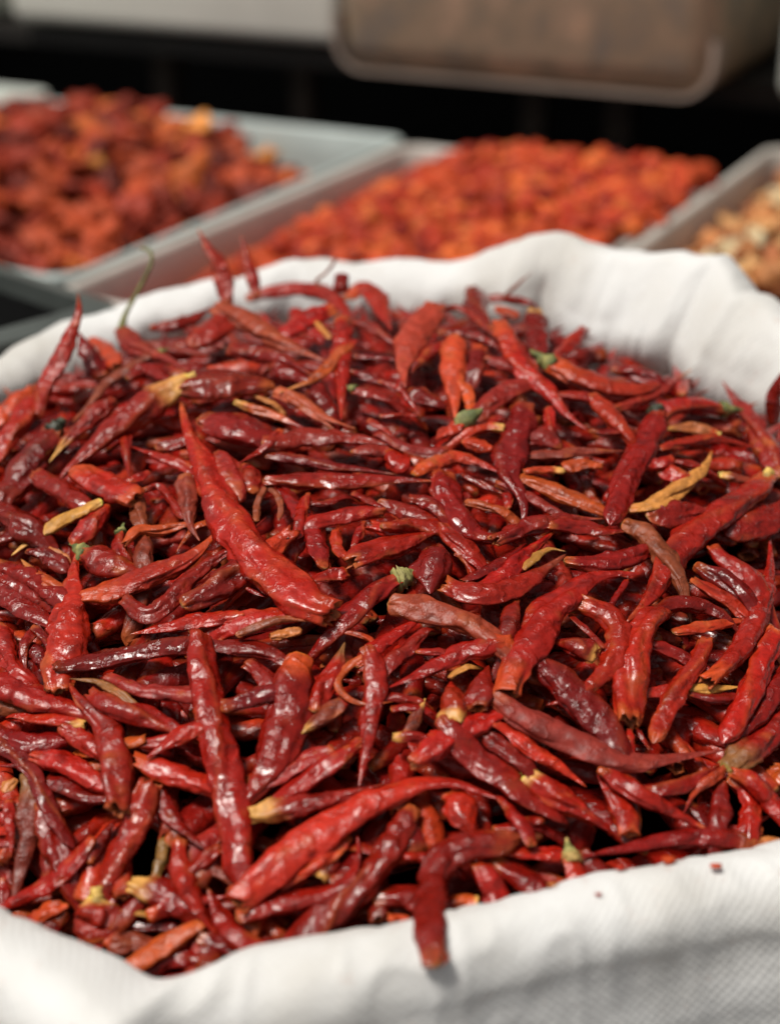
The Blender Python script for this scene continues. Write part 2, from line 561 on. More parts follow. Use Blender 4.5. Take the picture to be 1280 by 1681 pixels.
def scatter(ti, fn, count, table, size, label, cat, group, rng, area, name, tries=9000, mind=0.75, hue=None):
    pts = []
    t = 0
    while len(pts) < count and t < tries:
        t += 1
        u = rng.uniform(area[0], area[1]); v = rng.uniform(area[2], area[3])
        s = size * rng.uniform(0.7, 1.25)
        if any((u - a) ** 2 + (v - b_) ** 2 < (mind * 0.0155 * (s + c_)) ** 2 for a, b_, c_ in pts):
            continue
        pts.append((u, v, s))
    for u, v, s in pts:
        o = bpy.data.objects.new(name, meshes[rng.integers(len(meshes))])
        COL.objects.link(o)
        o.location = uv(u, v, fn(u, v) + rng.uniform(-0.004, 0.005))
        o.rotation_euler = (rng.uniform(-.7, .7), rng.uniform(-.7, .7), rng.uniform(0, 6.28))
        o.scale = (s, s, s)
        o.color = (*pick(rng, table), 1)
        tag(o, label, cat, group)
    return len(pts)
LEFT_TAB = [(7, (0.25, 0.026, 0.010)), (6, (0.12, 0.014, 0.007)), (4, (0.40, 0.060, 0.018)), (2, (0.58, 0.13, 0.030)), (0.5, (0.70, 0.27, 0.06))]
scatter(1, f_left, 290, LEFT_TAB, 1.0, 'crumpled dark red to orange dried piece heaped in the grey-green left tray', 'dried piece',
        'dried pieces in the grey-green tray', rng, (-0.838, -0.438, 0.345, 0.845), 'dried_chunk', 12000, 0.62)

# middle tray: small orange pieces that read as one granular mass
def f_mid(u, v):
    a = float(sstep(-0.43, -0.30, u))
    return TZ - 0.054 + 0.059 * a * float(sstep(0.15, 0.50, v)) + 0.012 * float(sstep(0.45, 0.8, v)) * (1 - a)
rng = np.random.default_rng(8)
MID_TAB = [(5, (0.46, 0.060, 0.016)), (4, (0.36, 0.032, 0.011)), (2, (0.58, 0.12, 0.028)), (2, (0.20, 0.014, 0.006))]
V, F, C = mound(2, f_mid, 'orange_bed', (0.30, 0.030, 0.010))
V = [p - np.array([0, 0, 0.006]) for p in V]
protos = [blob(rng, 2, 0.8, 0.3) for _ in range(6)]
base = len(V)
V = list(V); F = list(F); C = list(C)
VA, FA, CA = [np.array(V)], list(F), [np.array(C)]
for k in range(1900):
    u = rng.uniform(-0.396, -0.108); v = rng.uniform(0.275, 0.82)
    pv, pf = protos[rng.integers(6)]
    s = 0.0094 * rng.uniform(0.75, 1.25)
    M = np.array(Matrix.Rotation(rng.uniform(0, 6.28), 3, 'Z') @ Matrix.Rotation(rng.uniform(0, 6.28), 3, 'X'))
    q = pv @ M.T * s + uv(u, v, f_mid(u, v) + rng.uniform(-0.008, 0.007))
    FA += [tuple(i + base for i in t) for t in pf]
    base += len(q)
    VA.append(q)
    CA.append(np.tile((*pick(rng, MID_TAB), 1.0), (len(q), 1)))
om = mesh_object('orange_dried_pieces', np.vstack(VA), FA, CHUNK, colors=np.vstack(CA))
tag(om, 'mass of small bright orange dried pieces heaped in the grey tray', 'dried pieces', kind='stuff')

# right tray: brown and cream pieces
def f_right(u, v):
    return TZ - 0.036 + 0.045 * float(sstep(-0.10, -0.01, u))
rng = np.random.default_rng(11)
V, F, C = mound(3, f_right, 'nut_bed', (0.22, 0.07, 0.025))
nb = mesh_object('brown_pieces_bed', np.array(V) - np.array([0, 0, 0.010]), F, CHUNK, colors=C)
tag(nb, 'packed brown dried pieces filling the right tray', 'dried pieces', kind='stuff')
R_TAB = [(5, (0.50, 0.20, 0.07)), (3, (0.36, 0.12, 0.045)), (3, (0.60, 0.32, 0.13))]
scatter(3, f_right, 170, R_TAB, 0.62, 'brown dried piece among the cream ones in the right tray', 'dried piece',
        'brown pieces in the right tray', rng, (-0.088, 0.11, 0.50, 0.96), 'brown_piece', 6000, 0.68)
scatter(3, lambda u, v: f_right(u, v) + 0.006, 70, [(1, (0.72, 0.60, 0.38)), (1, (0.66, 0.50, 0.28))], 0.60,
        'cream pale piece lying on the brown ones in the right tray', 'dried piece', 'cream pieces in the right tray', rng,
        (-0.035, 0.11, 0.50, 0.96), 'cream_piece', 4000, 0.9)

# ------------------------------------------------------------------ sack
TILT = math.radians(8)
BA = np.array([1.0, 0, 0])
BB = np.array([0, math.cos(TILT), math.sin(TILT)])
BN = np.array([0, -math.sin(TILT), math.cos(TILT)])
def from_plane(a, b, h):
    return P0 + np.multiply.outer(a, BA) + np.multiply.outer(b, BB) + np.multiply.outer(h, BN)
def to_plane(q):
    d = q - P0
    return d @ BA, d @ BB, d @ BN
def hit(x, y, h):
    """a, b and depth where the sight line through a photo point meets the level h above the opening"""
    d = ray(x, y)
    t = (h - (CAM - P0) @ BN) / (d @ BN)
    q = CAM + t * d
    a, b, _ = to_plane(q)
    return a, b, t

FRONT = [(0, 1500), (60, 1528), (140, 1568), (195, 1605), (232, 1640), (243, 1647), (262, 1630), (300, 1602), (360, 1575), (450, 1556), (560, 1531),
         (660, 1508), (750, 1492), (850, 1470), (980, 1432), (1100, 1412), (1200, 1402), (1280, 1395)]
BACK = [(0, 592), (60, 567), (160, 521), (250, 480), (330, 455), (450, 445), (560, 432), (660, 422), (750, 425), (795, 402), (850, 376), (900, 381),
        (980, 405), (1060, 420), (1135, 428), (1200, 462), (1280, 507)]
crest = []                           # (phi, R, h)
for x, y in FRONT:
    a, b, _ = hit(x, y, 0.006)
    crest.append((math.atan2(b, a), math.hypot(a, b), 0.006))
RB = 0.224
for x, y in BACK:
    d = ray(x, y); o_ = CAM - P0
    d2 = np.array([d @ BA, d @ BB]); o2 = np.array([o_ @ BA, o_ @ BB])
    A_ = d2 @ d2; B_ = o2 @ d2; C_ = o2 @ o2 - RB * RB
    t = (-B_ + math.sqrt(B_ * B_ - A_ * C_)) / A_
    q = P0 + (o_ + t * d)
    a, b, h = to_plane(q)
    crest.append((math.atan2(b, a), RB, h))
for phi, r, h in ((-0.55, 0.236, 0.006), (-0.2, 0.238, 0.008), (0.25, 0.236, 0.012), (math.pi - 0.15, 0.232, -0.002), (-math.pi + 0.35, 0.238, 0.0)):
    crest.append((phi, r, h))
crest.sort()
CP = np.array(crest)
def periodic(phi, col):
    x = np.concatenate([CP[:, 0] - 2 * math.pi, CP[:, 0], CP[:, 0] + 2 * math.pi])
    y = np.tile(CP[:, col], 3)
    return np.interp(phi, x, y)
NPH = 900
PHI = np.linspace(-math.pi, math.pi, NPH, endpoint=False)
def smooth_per(y, s):
    k = np.arange(-4 * s, 4 * s + 1)
    g_ = np.exp(-0.5 * (k / s) ** 2); g_ /= g_.sum()
    return np.convolve(np.concatenate([y[-4 * s:], y, y[:4 * s]]), g_, 'valid')
RCR = smooth_per(periodic(PHI, 1), 4)
HCR = smooth_per(periodic(PHI, 2), 6)
ROLL = smooth_per(np.where((PHI > 0.1) & (PHI < 1.35), 0.024, 0.015), 24)
def phi_of(x, y, h=0.006, back=False):
    a, b, _ = hit(x, y, h)
    return math.atan2(b, a)

def build_sack():
    # the traced outline is the upper silhouette of the roll as seen 33 degrees above the opening
    s33, c33 = math.sin(PITCH + TILT), math.cos(PITCH + TILT)
    A = RCR * np.cos(PHI); B = RCR * np.sin(PHI) - ROLL * s33
    Hc = HCR - ROLL * c33
    er = np.stack([np.cos(PHI), np.sin(PHI)], 1)
    sec = []                                           # (radial factor of roll, radial offset, height factor, height offset)
    for z in (-0.16, -0.13, -0.10, -0.08, -0.06, -0.045, -0.032, -0.022, -0.014, -0.007):
        und = 0.010 * math.sin(min(1, -z / 0.06) * math.pi * 0.5)
        sec.append((-1.0, und, 0.0, z))
    for k in range(25):
        a = math.pi * (1 - k / 24)
        sec.append((math.cos(a), 0, math.sin(a), 0))
    for z in np.concatenate([np.linspace(-0.006, -0.14, 26), np.linspace(-0.16, -0.66, 22)]):
        o_ = 0.010 * min(1, -z / 0.05) + 0.030 * math.sin(min(1, -z / 0.62) * math.pi)
        sec.append((1.0, o_, 0.0, z))
    sec = np.array(sec)
    nS = len(sec)
    rad = sec[:, 0][None, :] * ROLL[:, None] + sec[:, 1][None, :]
    deep = 1 + 0.35 * np.exp(-((PHI - 0.85) / 0.45) ** 2)
    rad[:, :10] = sec[:10, 0][None, :] * ROLL[:, None] + sec[:10, 1][None, :] * deep[:, None]
    hh = Hc[:, None] + sec[:, 2][None, :] * ROLL[:, None] + sec[:, 3][None, :]
    # there the rolled edge is pulled flat: a bright facet, a sharp lower edge, then the shaded inside
    wf = 0.75 * np.exp(-((PHI - 0.95) / 0.55) ** 2)[:, None]
    kf = np.linspace(0, 1, 13)[None, :]
    fr_ = (-1.12 + 1.07 * kf) * ROLL[:, None]
    fh_ = (-0.30 + 1.27 * kf) * ROLL[:, None] + Hc[:, None]
    rad[:, 10:23] = rad[:, 10:23] * (1 - wf) + fr_ * wf
    hh[:, 10:23] = hh[:, 10:23] * (1 - wf) + fh_ * wf
    rad[:, :10] = rad[:, :10] - 0.35 * ROLL[:, None] * wf
    hh[:, :10] = hh[:, :10] - 0.36 * ROLL[:, None] * wf
    arc = np.concatenate([[0], np.cumsum(np.hypot(np.diff(sec[:, 0] * 0.016 + sec[:, 1]), np.diff(sec[:, 2] * 0.016 + sec[:, 3])))])
    U_ = (PHI * 0.23)[:, None] + 0 * rad
    V_ = arc[None, :] + 0 * rad
    # soft folds and creases of the cloth
    pn = np.stack([np.cos(PHI)[:, None] * 5 + 0 * rad, np.sin(PHI)[:, None] * 5 + 0 * rad, V_ * 16], -1).reshape(-1, 3)
    n1 = (value_noise(pn, 3) - 0.5).reshape(rad.shape)
    n2 = (value_noise(pn * 2.7 + 11, 4) - 0.5).reshape(rad.shape)
    n3 = (value_noise(pn * np.array([5.5, 5.5, 4.0]) + 23, 6)).reshape(rad.shape)
    n3 = (1 - np.abs(2 * n3 - 1)) ** 2 - 0.4
    disp = 0.008 * n1 + (0.0050 * n2 + 0.0018 * n3) * (1 - 0.65 * sstep(0.0, 0.03, V_ - arc[20]))
    n5 = (value_noise(pn * np.array([1.15, 1.15, 0.9]) + 41, 9)).reshape(rad.shape)
    n5 = np.abs(2 * n5 - 1) - 0.5
    disp = disp + 0.0065 * n5 * sstep(-0.5, 0.3, np.sin(PHI))[:, None]
    outer = sstep(0.0, 0.03, V_ - arc[22])
    inner = 1 - outer
    def dphi(p):
        return (PHI - p + math.pi) % (2 * math.pi) - math.pi
    def crease(p, w_, amp, weight):
        nonlocal disp
        disp = disp + amp * np.exp(-np.abs(dphi(p)) / w_)[:, None] * weight
    p1 = math.atan2(*[hit(868, 395, 0.03)[i] for i in (1, 0)])
    p2 = math.atan2(*[hit(1138, 440, 0.03)[i] for i in (1, 0)])
    low = sstep(arc[17], arc[11], V_)
    crease(p1 - 0.035, 0.022, 0.007, inner * low)
    crease(p1 + 0.05, 0.05, -0.005, inner)
    crease(p2, 0.020, 0.005, inner)
    crease(p2 - 0.09, 0.05, -0.006, inner)
    # front notch: the left flap lies over the right one
    p3 = phi_of(243, 1647)
    d3 = dphi(p3)
    flap = np.where(d3 < 0, np.exp(d3 / 0.16), 0.0)
    flap = smooth_per(flap, 2)
    disp = disp + (0.015 * flap - 0.006 * smooth_per(np.where(d3 >= 0, np.exp(-d3 / 0.06), 0.0), 2))[:, None] * sstep(0, 0.012, V_ - arc[16])
    # sagging folds on the outside at the front right
    ph = (PHI - phi_of(1280, 1395)) * 0.23
    wv = np.sin((V_ * 1.0 + ph[:, None] * 0.33) * 2 * math.pi / 0.030)
    fr = np.exp(-((PHI + 1.0) / 0.8) ** 2)[:, None]
    disp = disp + 0.0014 * wv * fr * sstep(0.03, 0.06, V_ - arc[22])
    rad = rad + disp
    hh = hh + 0.4 * disp * sstep(0.05, 0.0, np.abs(V_ - arc[22]))
    aa = A[:, None] + rad * er[:, 0][:, None]
    bb = B[:, None] + rad * er[:, 1][:, None]
    Q = from_plane(aa, bb, hh).reshape(-1, 3)
    Q[:, 2] = np.maximum(Q[:, 2], 0.003)
    F = []
    for i in range(NPH):
        j = (i + 1) % NPH
        for k in range(nS - 1):
            F.append((i * nS + k, i * nS + k + 1, j * nS + k + 1, j * nS + k))
    uvs = np.stack([U_.ravel(), V_.ravel()], 1)
    o = mesh_object('woven_sack', Q, F, CLOTH, uvs=uvs)
    tag(o, 'white woven plastic sack with a rolled rim, brimming with dried red chillies', 'sack')
    return A, B, Hc
SA, SB, SH = build_sack()

# ------------------------------------------------------------------ the heap
GN, GR = 340, 0.29                       # height map of the heap over the sack opening
gx = np.linspace(-GR, GR, GN)
GA, GB = np.meshgrid(gx, gx, indexing='ij')
def base_height(a, b):
    r2 = (a / 0.232) ** 2 + ((b + 0.004) / 0.222) ** 2
    h = -0.034 + 0.060 * np.clip(1 - r2 ** 1.35, -0.35, 1) + 0.021 * sstep(-0.06, 0.11, b) * np.clip(1 - r2, 0, 1) ** 0.5
    ra, rb, _ = hit(1130, 610, -0.01)
    h = h - 0.031 * np.exp(-(((a - ra) / 0.05) ** 2 + ((b - rb) / 0.05) ** 2))
    return h
HM = base_height(GA, GB)
HRIM = np.full_like(HM, -1.0)
_phi = np.arctan2(GB, GA)
_r = np.hypot(GA, GB)
_ra = np.interp(_phi.ravel(), PHI, np.hypot(SA, SB), period=2 * math.pi).reshape(HM.shape)
_rh = np.interp(_phi.ravel(), PHI, SH, period=2 * math.pi).reshape(HM.shape)
_ro = np.interp(_phi.ravel(), PHI, ROLL, period=2 * math.pi).reshape(HM.shape)
_dd = (_r - _ra) / (_ro * 1.05)
HRIM = np.where(np.abs(_dd) < 1, _rh + _ro * np.sqrt(np.clip(1 - _dd ** 2, 0, 1)), np.where(_dd >= 1, _rh - (_r - _ra - _ro) * 4, -1.0))

def gsample(G, a, b):
    i = np.clip((a + GR) / (2 * GR) * (GN - 1), 0, GN - 1.001)
    j = np.clip((b + GR) / (2 * GR) * (GN - 1), 0, GN - 1.001)
    i0 = i.astype(int); j0 = j.astype(int)
    fi = i - i0; fj = j - j0
    return (G[i0, j0] * (1 - fi) + G[i0 + 1, j0] * fi) * (1 - fj) + (G[i0, j0 + 1] * (1 - fi) + G[i0 + 1, j0 + 1] * fi) * fj

def stamp(a, b, h, r, rup):
    """raise the height map to the upper side of a chilli whose centre line is a, b, h"""
    T = np.stack([np.gradient(a), np.gradient(b)], 1)
    T /= np.linalg.norm(T, axis=1)[:, None] + 1e-9
    nx, ny = -T[:, 1], T[:, 0]
    for f in np.linspace(-0.95, 0.95, 13):
        aa = a + nx * r * f; bb = b + ny * r * f
        top = h + rup * math.sqrt(1 - f * f)
        i = np.round((aa + GR) / (2 * GR) * (GN - 1)).astype(int)
        j = np.round((bb + GR) / (2 * GR) * (GN - 1)).astype(int)
        ok = (i >= 0) & (i < GN) & (j >= 0) & (j < GN)
        np.maximum.at(HM, (i[ok], j[ok]), top[ok])

def support(a, b, r, rup, s, sink, rim=False, tilt=0.55):
    """centre heights of a straight chilli dropped on the height map"""
    T = np.stack([np.gradient(a), np.gradient(b)], 1)
    T /= np.linalg.norm(T, axis=1)[:, None] + 1e-9
    nx, ny = -T[:, 1], T[:, 0]
    env = np.full(len(a), -1.0)
    G = np.maximum(HM, HRIM) if rim else HM
    for f in (-0.6, 0.0, 0.6):
        env = np.maximum(env, gsample(G, a + nx * r * f, b + ny * r * f))
    need = env + sink * rup
    best = None
    sm = s - s.mean()
    for be in np.linspace(-tilt, tilt, 23):
        al = np.quantile(need - be * sm, 0.80)
        c = al + 0.35 * abs(be) * 0.02
        if best is None or c < best[0]:
            best = (c, al, be)
    h = best[1] + best[2] * sm
    gap = h - need                                       # sag a little into hollows, give way to what sticks up
    k = max(3, len(a) // 4)
    ker = np.ones(k) / k
    gs = np.convolve(np.pad(gap, (k, k), 'edge'), ker, 'same')[k:-k]
    return h - np.clip(0.45 * gs, -0.004, 0.007)

# pigments (linear) with roughness as 4th value
PIG = {
    'R': (0.270, 0.0080, 0.0036, 0.25), 'S': (0.325, 0.0098, 0.0040, 0.24), 'D': (0.195, 0.0062, 0.0034, 0.22),
    'O': (0.450, 0.052, 0.010, 0.34), 'P': (0.385, 0.022, 0.007, 0.27), 'Q': (0.330, 0.038, 0.015, 0.43),
    'K': (0.270, 0.0130, 0.0080, 0.36), 'T': (0.460, 0.155, 0.036, 0.46), 'Y': (0.600, 0.290, 0.066, 0.50),
    'B': (0.200, 0.030, 0.011, 0.43), 'H': (0.210, 0.080, 0.021, 0.44), 'G': (0.290, 0.030, 0.015, 0.48),
    'W': (0.150, 0.0054, 0.0042, 0.16), 'F': (0.195, 0.0085, 0.0045, 0.21),
}
PALE = np.array((0.50, 0.115, 0.026))

def chilli_mesh(line, W, prof, end, cols, rng, nrings, nseg, up, flat=None, longbase=False):
    """line: (K,3) centre line, W: full width in metres -> verts, faces, colours"""
    C_, L = catmull(line, nrings)
    T = np.gradient(C_, axis=0)
    T /= np.linalg.norm(T, axis=1)[:, None] + 1e-12
    S_ = np.cross(T, up)
    S_ /= np.linalg.norm(S_, axis=1)[:, None] + 1e-9
    U_ = np.cross(S_, T)
    t = np.linspace(0, 1, nrings)
    seed = int(rng.integers(1, 100000))
    j1, j2 = rng.uniform(0.9, 1.1), rng.uniform(0.15, 0.32)
    if prof == 's':
        R = (0.76 + 0.24 * sstep(0, j2, t)) * (1 - 0.93 * sstep(0.30 * j1, 1.08, t) ** (1.15 * j1))
        R = R * (1 - sstep(0.97, 1.0, t) * 0.75)
    elif prof == 'c':
        R = (0.88 + 0.12 * sstep(0, 0.3, t)) * (1 - 0.22 * t * rng.uniform(0.2, 1.0))
        R = R * np.sqrt(np.clip(1 - sstep(0.90, 1.0, t) ** 2 * 0.97, 0.02, 1))
    else:
        R = 0.30 + 0.70 * np.sin(math.pi * np.clip(t * 0.86 + 0.10, 0, 1)) ** 0.8
        R = R * (1 - sstep(0.95, 1.0, t) * 0.7)
    R = R * W * (0.53 if prof == 'c' else 0.58)
    leathery = cols[1] in 'F'
    fl = flat if flat is not None else (0.42 if leathery else rng.uniform(0.60, 0.86))
    th = np.linspace(0, 2 * math.pi, nseg, endpoint=False)
    pw = 2.0 / rng.uniform(1.25, 2.1)                 # < 1 rounder, > 1 lens-shaped with two dried edges
    CT = np.sign(np.cos(th)) * np.abs(np.cos(th)) ** 1.0
    ST = np.sign(np.sin(th)) * np.abs(np.sin(th)) ** pw
    wr = rng.uniform(0.40, 1.15)
    twist = rng.uniform(-0.9, 0.9)
    ca, sa = np.cos(twist * (t - 0.5))[:, None], np.sin(twist * (t - 0.5))[:, None]
    S_, U_ = S_ * ca + U_ * sa, U_ * ca - S_ * sa
    tt, aa = np.meshgrid(t, th, indexing='ij')
    x = tt * L / max(W, 0.004)                                  # length in widths
    P3 = np.stack([x.ravel() * 1.0, np.cos(aa).ravel() * 0.62 + 9, np.sin(aa).ravel() * 0.62], 1)
    big = (value_noise(P3 * np.array([1.1, 1.7, 1.7]), seed) - 0.5).reshape(tt.shape)
    mid = (value_noise(P3 * np.array([2.6, 3.4, 3.4]) + 5, seed + 1) - 0.5).reshape(tt.shape)
    cross = value_noise(P3 * np.array([5.2, 1.0, 1.0]) + 17, seed + 2).reshape(tt.shape)
    cross = 1 - np.abs(2 * cross - 1)                           # rounded ridges across the pod
    ropes = value_noise(P3 * np.array([0.45, 4.2, 4.2]) + 31, seed + 3).reshape(tt.shape)
    ropes = 1 - np.abs(2 * ropes - 1)
    cw = rng.uniform(0.14, 0.28) if rng.random() < 0.22 else rng.uniform(0.03, 0.14)
    rw = rng.uniform(0.08, 0.36)
    body = (0.45 + 0.55 * sstep(0, 0.15, tt)) * (1 - 0.5 * sstep(0.7, 1, tt))
    mod = 1 + body * (0.50 * big + 0.36 * wr * mid + cw * (cross - 0.5) + rw * (ropes - 0.6))
    # one sharp dried ridge and one collapsed furrow wander along the pod
    wan = 0.9 * np.sin(t * rng.uniform(2, 5) + rng.uniform(0, 6)) + rng.uniform(0, 6.28)
    fur = wan + rng.uniform(0.7, 2.2)
    da = (aa - wan[:, None] + math.pi) % (2 * math.pi) - math.pi
    db = (aa - fur[:, None] + math.pi) % (2 * math.pi) - math.pi
    ridge = np.exp(-(np.abs(da) / 0.20) ** 1.3)
    mod = mod + body * (rng.uniform(0.08, 0.36) * ridge - rng.uniform(0.15, 0.50) * np.exp(-(db / 0.5) ** 2) * (0.4 + 1.2 * (big + 0.5)))
    ends = np.exp(-tt / 0.05) + (np.exp(-(1 - tt) / 0.06) if prof == 'c' else 0)
    cr_ = value_noise(np.stack([(tt * 6).ravel(), np.cos(aa).ravel() * 2.3 + 5, np.sin(aa).ravel() * 2.3], 1), seed + 8).reshape(tt.shape) - 0.5
    mod = mod * (1 - 0.22 * ends * rng.uniform(0.2, 1.3)) + 0.9 * ends * cr_
    rr = R[:, None] * np.clip(mod, 0.22, 1.7)
    V = C_[:, None, :] + S_[:, None, :] * (rr * CT[None, :])[..., None] + U_[:, None, :] * (rr * ST[None, :] * fl)[..., None]
    # slight bend noise of the whole pod
    # torn or cut rim at the base
    hole = end in 'ht'
    if hole:
        k_ = 0.20 if end == 'h' else 0.55
        nz = value_noise(np.stack([np.cos(th) * (1.6 if end == 'h' else 2.6) + 3, np.sin(th) * (1.6 if end == 'h' else 2.6), th * 0 + seed % 97], 1), seed + 4) - 0.45
        nr = max(3, nrings // 8)
        for i in range(nr):
            V[i] -= T[0][None, :] * (nz * k_ * W * (1 - i / nr) ** 1.5)[:, None]
    # colours
    cb, cm, ct = (np.array(PIG[c]) for c in cols)
    jit = rng.uniform(0.70, 1.15)
    cm = cm.copy(); cm[:3] *= jit
    cm[1] *= rng.uniform(0.8, 1.35)
    nzc = value_noise(P3 * np.array([0.9, 1.2, 1.2]) + 41, seed + 5).reshape(tt.shape)
    nzd = value_noise(P3 * np.array([2.8, 2.6, 2.6]) + 51, seed + 6).reshape(tt.shape)
    col = np.tile(cm, (*tt.shape, 1))
    # sun-bleached orange blotches and nearly black ones
    pale = sstep(0.60, 0.85, nzc * 0.65 + nzd * 0.35) * rng.uniform(0.0, 0.75)
    if cols[1] in 'DWF': pale = pale * 0.25
    col[..., :3] = col[..., :3] * (1 - pale[..., None]) + (PALE * 0.75)[None, None, :] * pale[..., None]
    dark = sstep(0.42, 0.20, nzc * 0.5 + nzd * 0.5) * 0.38
    col[..., :3] *= (1 - dark[..., None])
    tn = tt + 0.10 * (nzd - 0.5) + 0.05 * (nzc - 0.5)
    if cols[0] != cols[1]:
        wb = sstep(rng.uniform(0.26, 0.34) if longbase else 0.15, 0.03, tn)
        col = col * (1 - wb[..., None]) + cb[None, None, :] * wb[..., None]
    else:
        wb = sstep(0.07, 0.0, tn) * rng.uniform(0.1, 0.6)
        col[..., :3] = col[..., :3] * (1 - wb[..., None]) + PALE[None, None, :] * wb[..., None]
    if cols[2] != cols[1]:
        wt = sstep(0.62, 0.90, tn)
        col = col * (1 - wt[..., None]) + ct[None, None, :] * wt[..., None]
    elif rng.random() < 0.35:
        wt = sstep(0.86, 1.0, tn) * rng.uniform(0.2, 0.8)
        col[..., :3] = col[..., :3] * (1 - wt[..., None]) + PALE[None, None, :] * wt[..., None]
    # dry crests of the ridges are paler
    rg = (ridge * body * rng.uniform(0.0, 0.35))[..., None]
    col[..., :3] = col[..., :3] * (1 - rg) + (PALE * 0.9)[None, None, :] * rg
    col[..., 3] += rng.uniform(-0.05, 0.10)
    VV_ = V.reshape(-1, 3)
    CC = col.reshape(-1, 4)
    idx = np.arange(nrings * nseg).reshape(nrings, nseg)
    F = []
    q0 = idx[:-1]; q1 = idx[1:]
    F.append(np.stack([q0.ravel(), np.roll(q0, -1, 1).ravel(), np.roll(q1, -1, 1).ravel(), q1.ravel()], 1))
    extraV, extraC = [], []
    n0 = nrings * nseg
    base = V[0]
    cen = base.mean(0)
    if hole:
        steps = [(0.80, 0.02), (0.66, 0.30), (0.45, 0.62)]
        ic = [np.array((*PALE * 0.85, 0.6)), np.array((*PALE * 0.45, 0.6)), np.array((0.10, 0.02, 0.01, 0.6))]
    else:
        steps = [(0.86, -0.09), (0.55, -0.17), (0.25, -0.20)]
        ic = [cb * np.array([1.1, 1.6, 1.3, 1]), cb * np.array([1.2, 2.2, 1.6, 1]), np.array((0.30, 0.13, 0.04, 0.6))]
        if cols[0] == cols[1]:
            ic = [CC[:nseg].mean(0), np.array((*PALE * 0.8, 0.5)), np.array((0.30, 0.13, 0.04, 0.6))]
    prev = idx[0]
    for (s_, d_), c_ in zip(steps, ic):
        ring = cen + (base - cen) * s_ + T[0] * d_ * W * 0.9
        extraV.append(ring); extraC.append(np.tile(c_, (nseg, 1)))
        cur = np.arange(n0, n0 + nseg); n0 += nseg
        F.append(np.stack([prev, cur, np.roll(cur, -1), np.roll(prev, -1)], 1))
        prev = cur
    extraV.append((cen + T[0] * (steps[-1][1] + (0.1 if hole else -0.02)) * W)[None, :]); extraC.append(ic[-1][None, :])
    tri = [(int(prev[i]), n0, int(prev[(i + 1) % nseg])) for i in range(nseg)]
    n0 += 1
    extraV.append((V[-1].mean(0) + T[-1] * R[-1] * 0.6)[None, :]); extraC.append(CC[-1][None, :])
    last = idx[-1]
    tri += [(int(last[i]), int(last[(i + 1) % nseg]), n0) for i in range(nseg)]
    faces = np.vstack(F).tolist() + tri
    return np.vstack([VV_] + extraV), faces, np.vstack([CC] + extraC), cen, T[0], S_[0], U_[0]

def tube(pts, radii, cols, nseg, rng, rough=0.25):
    """a bent tapering stalk: verts, faces, colours"""
    n = max(10, 5 * len(pts))
    C_, L = catmull(pts, n)
    R = np.interp(np.linspace(0, 1, n), np.linspace(0, 1, len(radii)), radii)
    T = np.gradient(C_, axis=0); T /= np.linalg.norm(T, axis=1)[:, None] + 1e-12
    ref = np.array([0.3, -0.5, 0.81])
    S_ = np.cross(T, ref); S_ /= np.linalg.norm(S_, axis=1)[:, None] + 1e-9
    U_ = np.cross(S_, T)
    th = np.linspace(0, 2 * math.pi, nseg, endpoint=False)
    m = value_noise(np.stack([np.repeat(np.arange(n), nseg) * 0.5, np.tile(np.cos(th) * 2, n), np.tile(np.sin(th) * 2, n)], 1), int(rng.integers(9999))).reshape(n, nseg)
    rr = R[:, None] * (1 + rough * 2 * (m - 0.5))
    V = C_[:, None] + S_[:, None] * (rr * np.cos(th))[..., None] + U_[:, None] * (rr * np.sin(th))[..., None]
    k = np.array(cols)
    tt = np.linspace(0, 1, n)
    cc = np.stack([np.interp(tt, np.linspace(0, 1, len(k)), k[:, d]) for d in range(4)], 1)
    CC = np.repeat(cc, nseg, 0)
    CC[:, :3] *= (0.7 + 0.6 * m.reshape(-1, 1))
    idx = np.arange(n * nseg).reshape(n, nseg)
    q0, q1 = idx[:-1], idx[1:]
    F = np.stack([q0.ravel(), np.roll(q0, -1, 1).ravel(), np.roll(q1, -1, 1).ravel(), q1.ravel()], 1).tolist()
    F.append(idx[0][::-1].tolist()); F.append(idx[-1].tolist())
    return V.reshape(-1, 3), F, CC

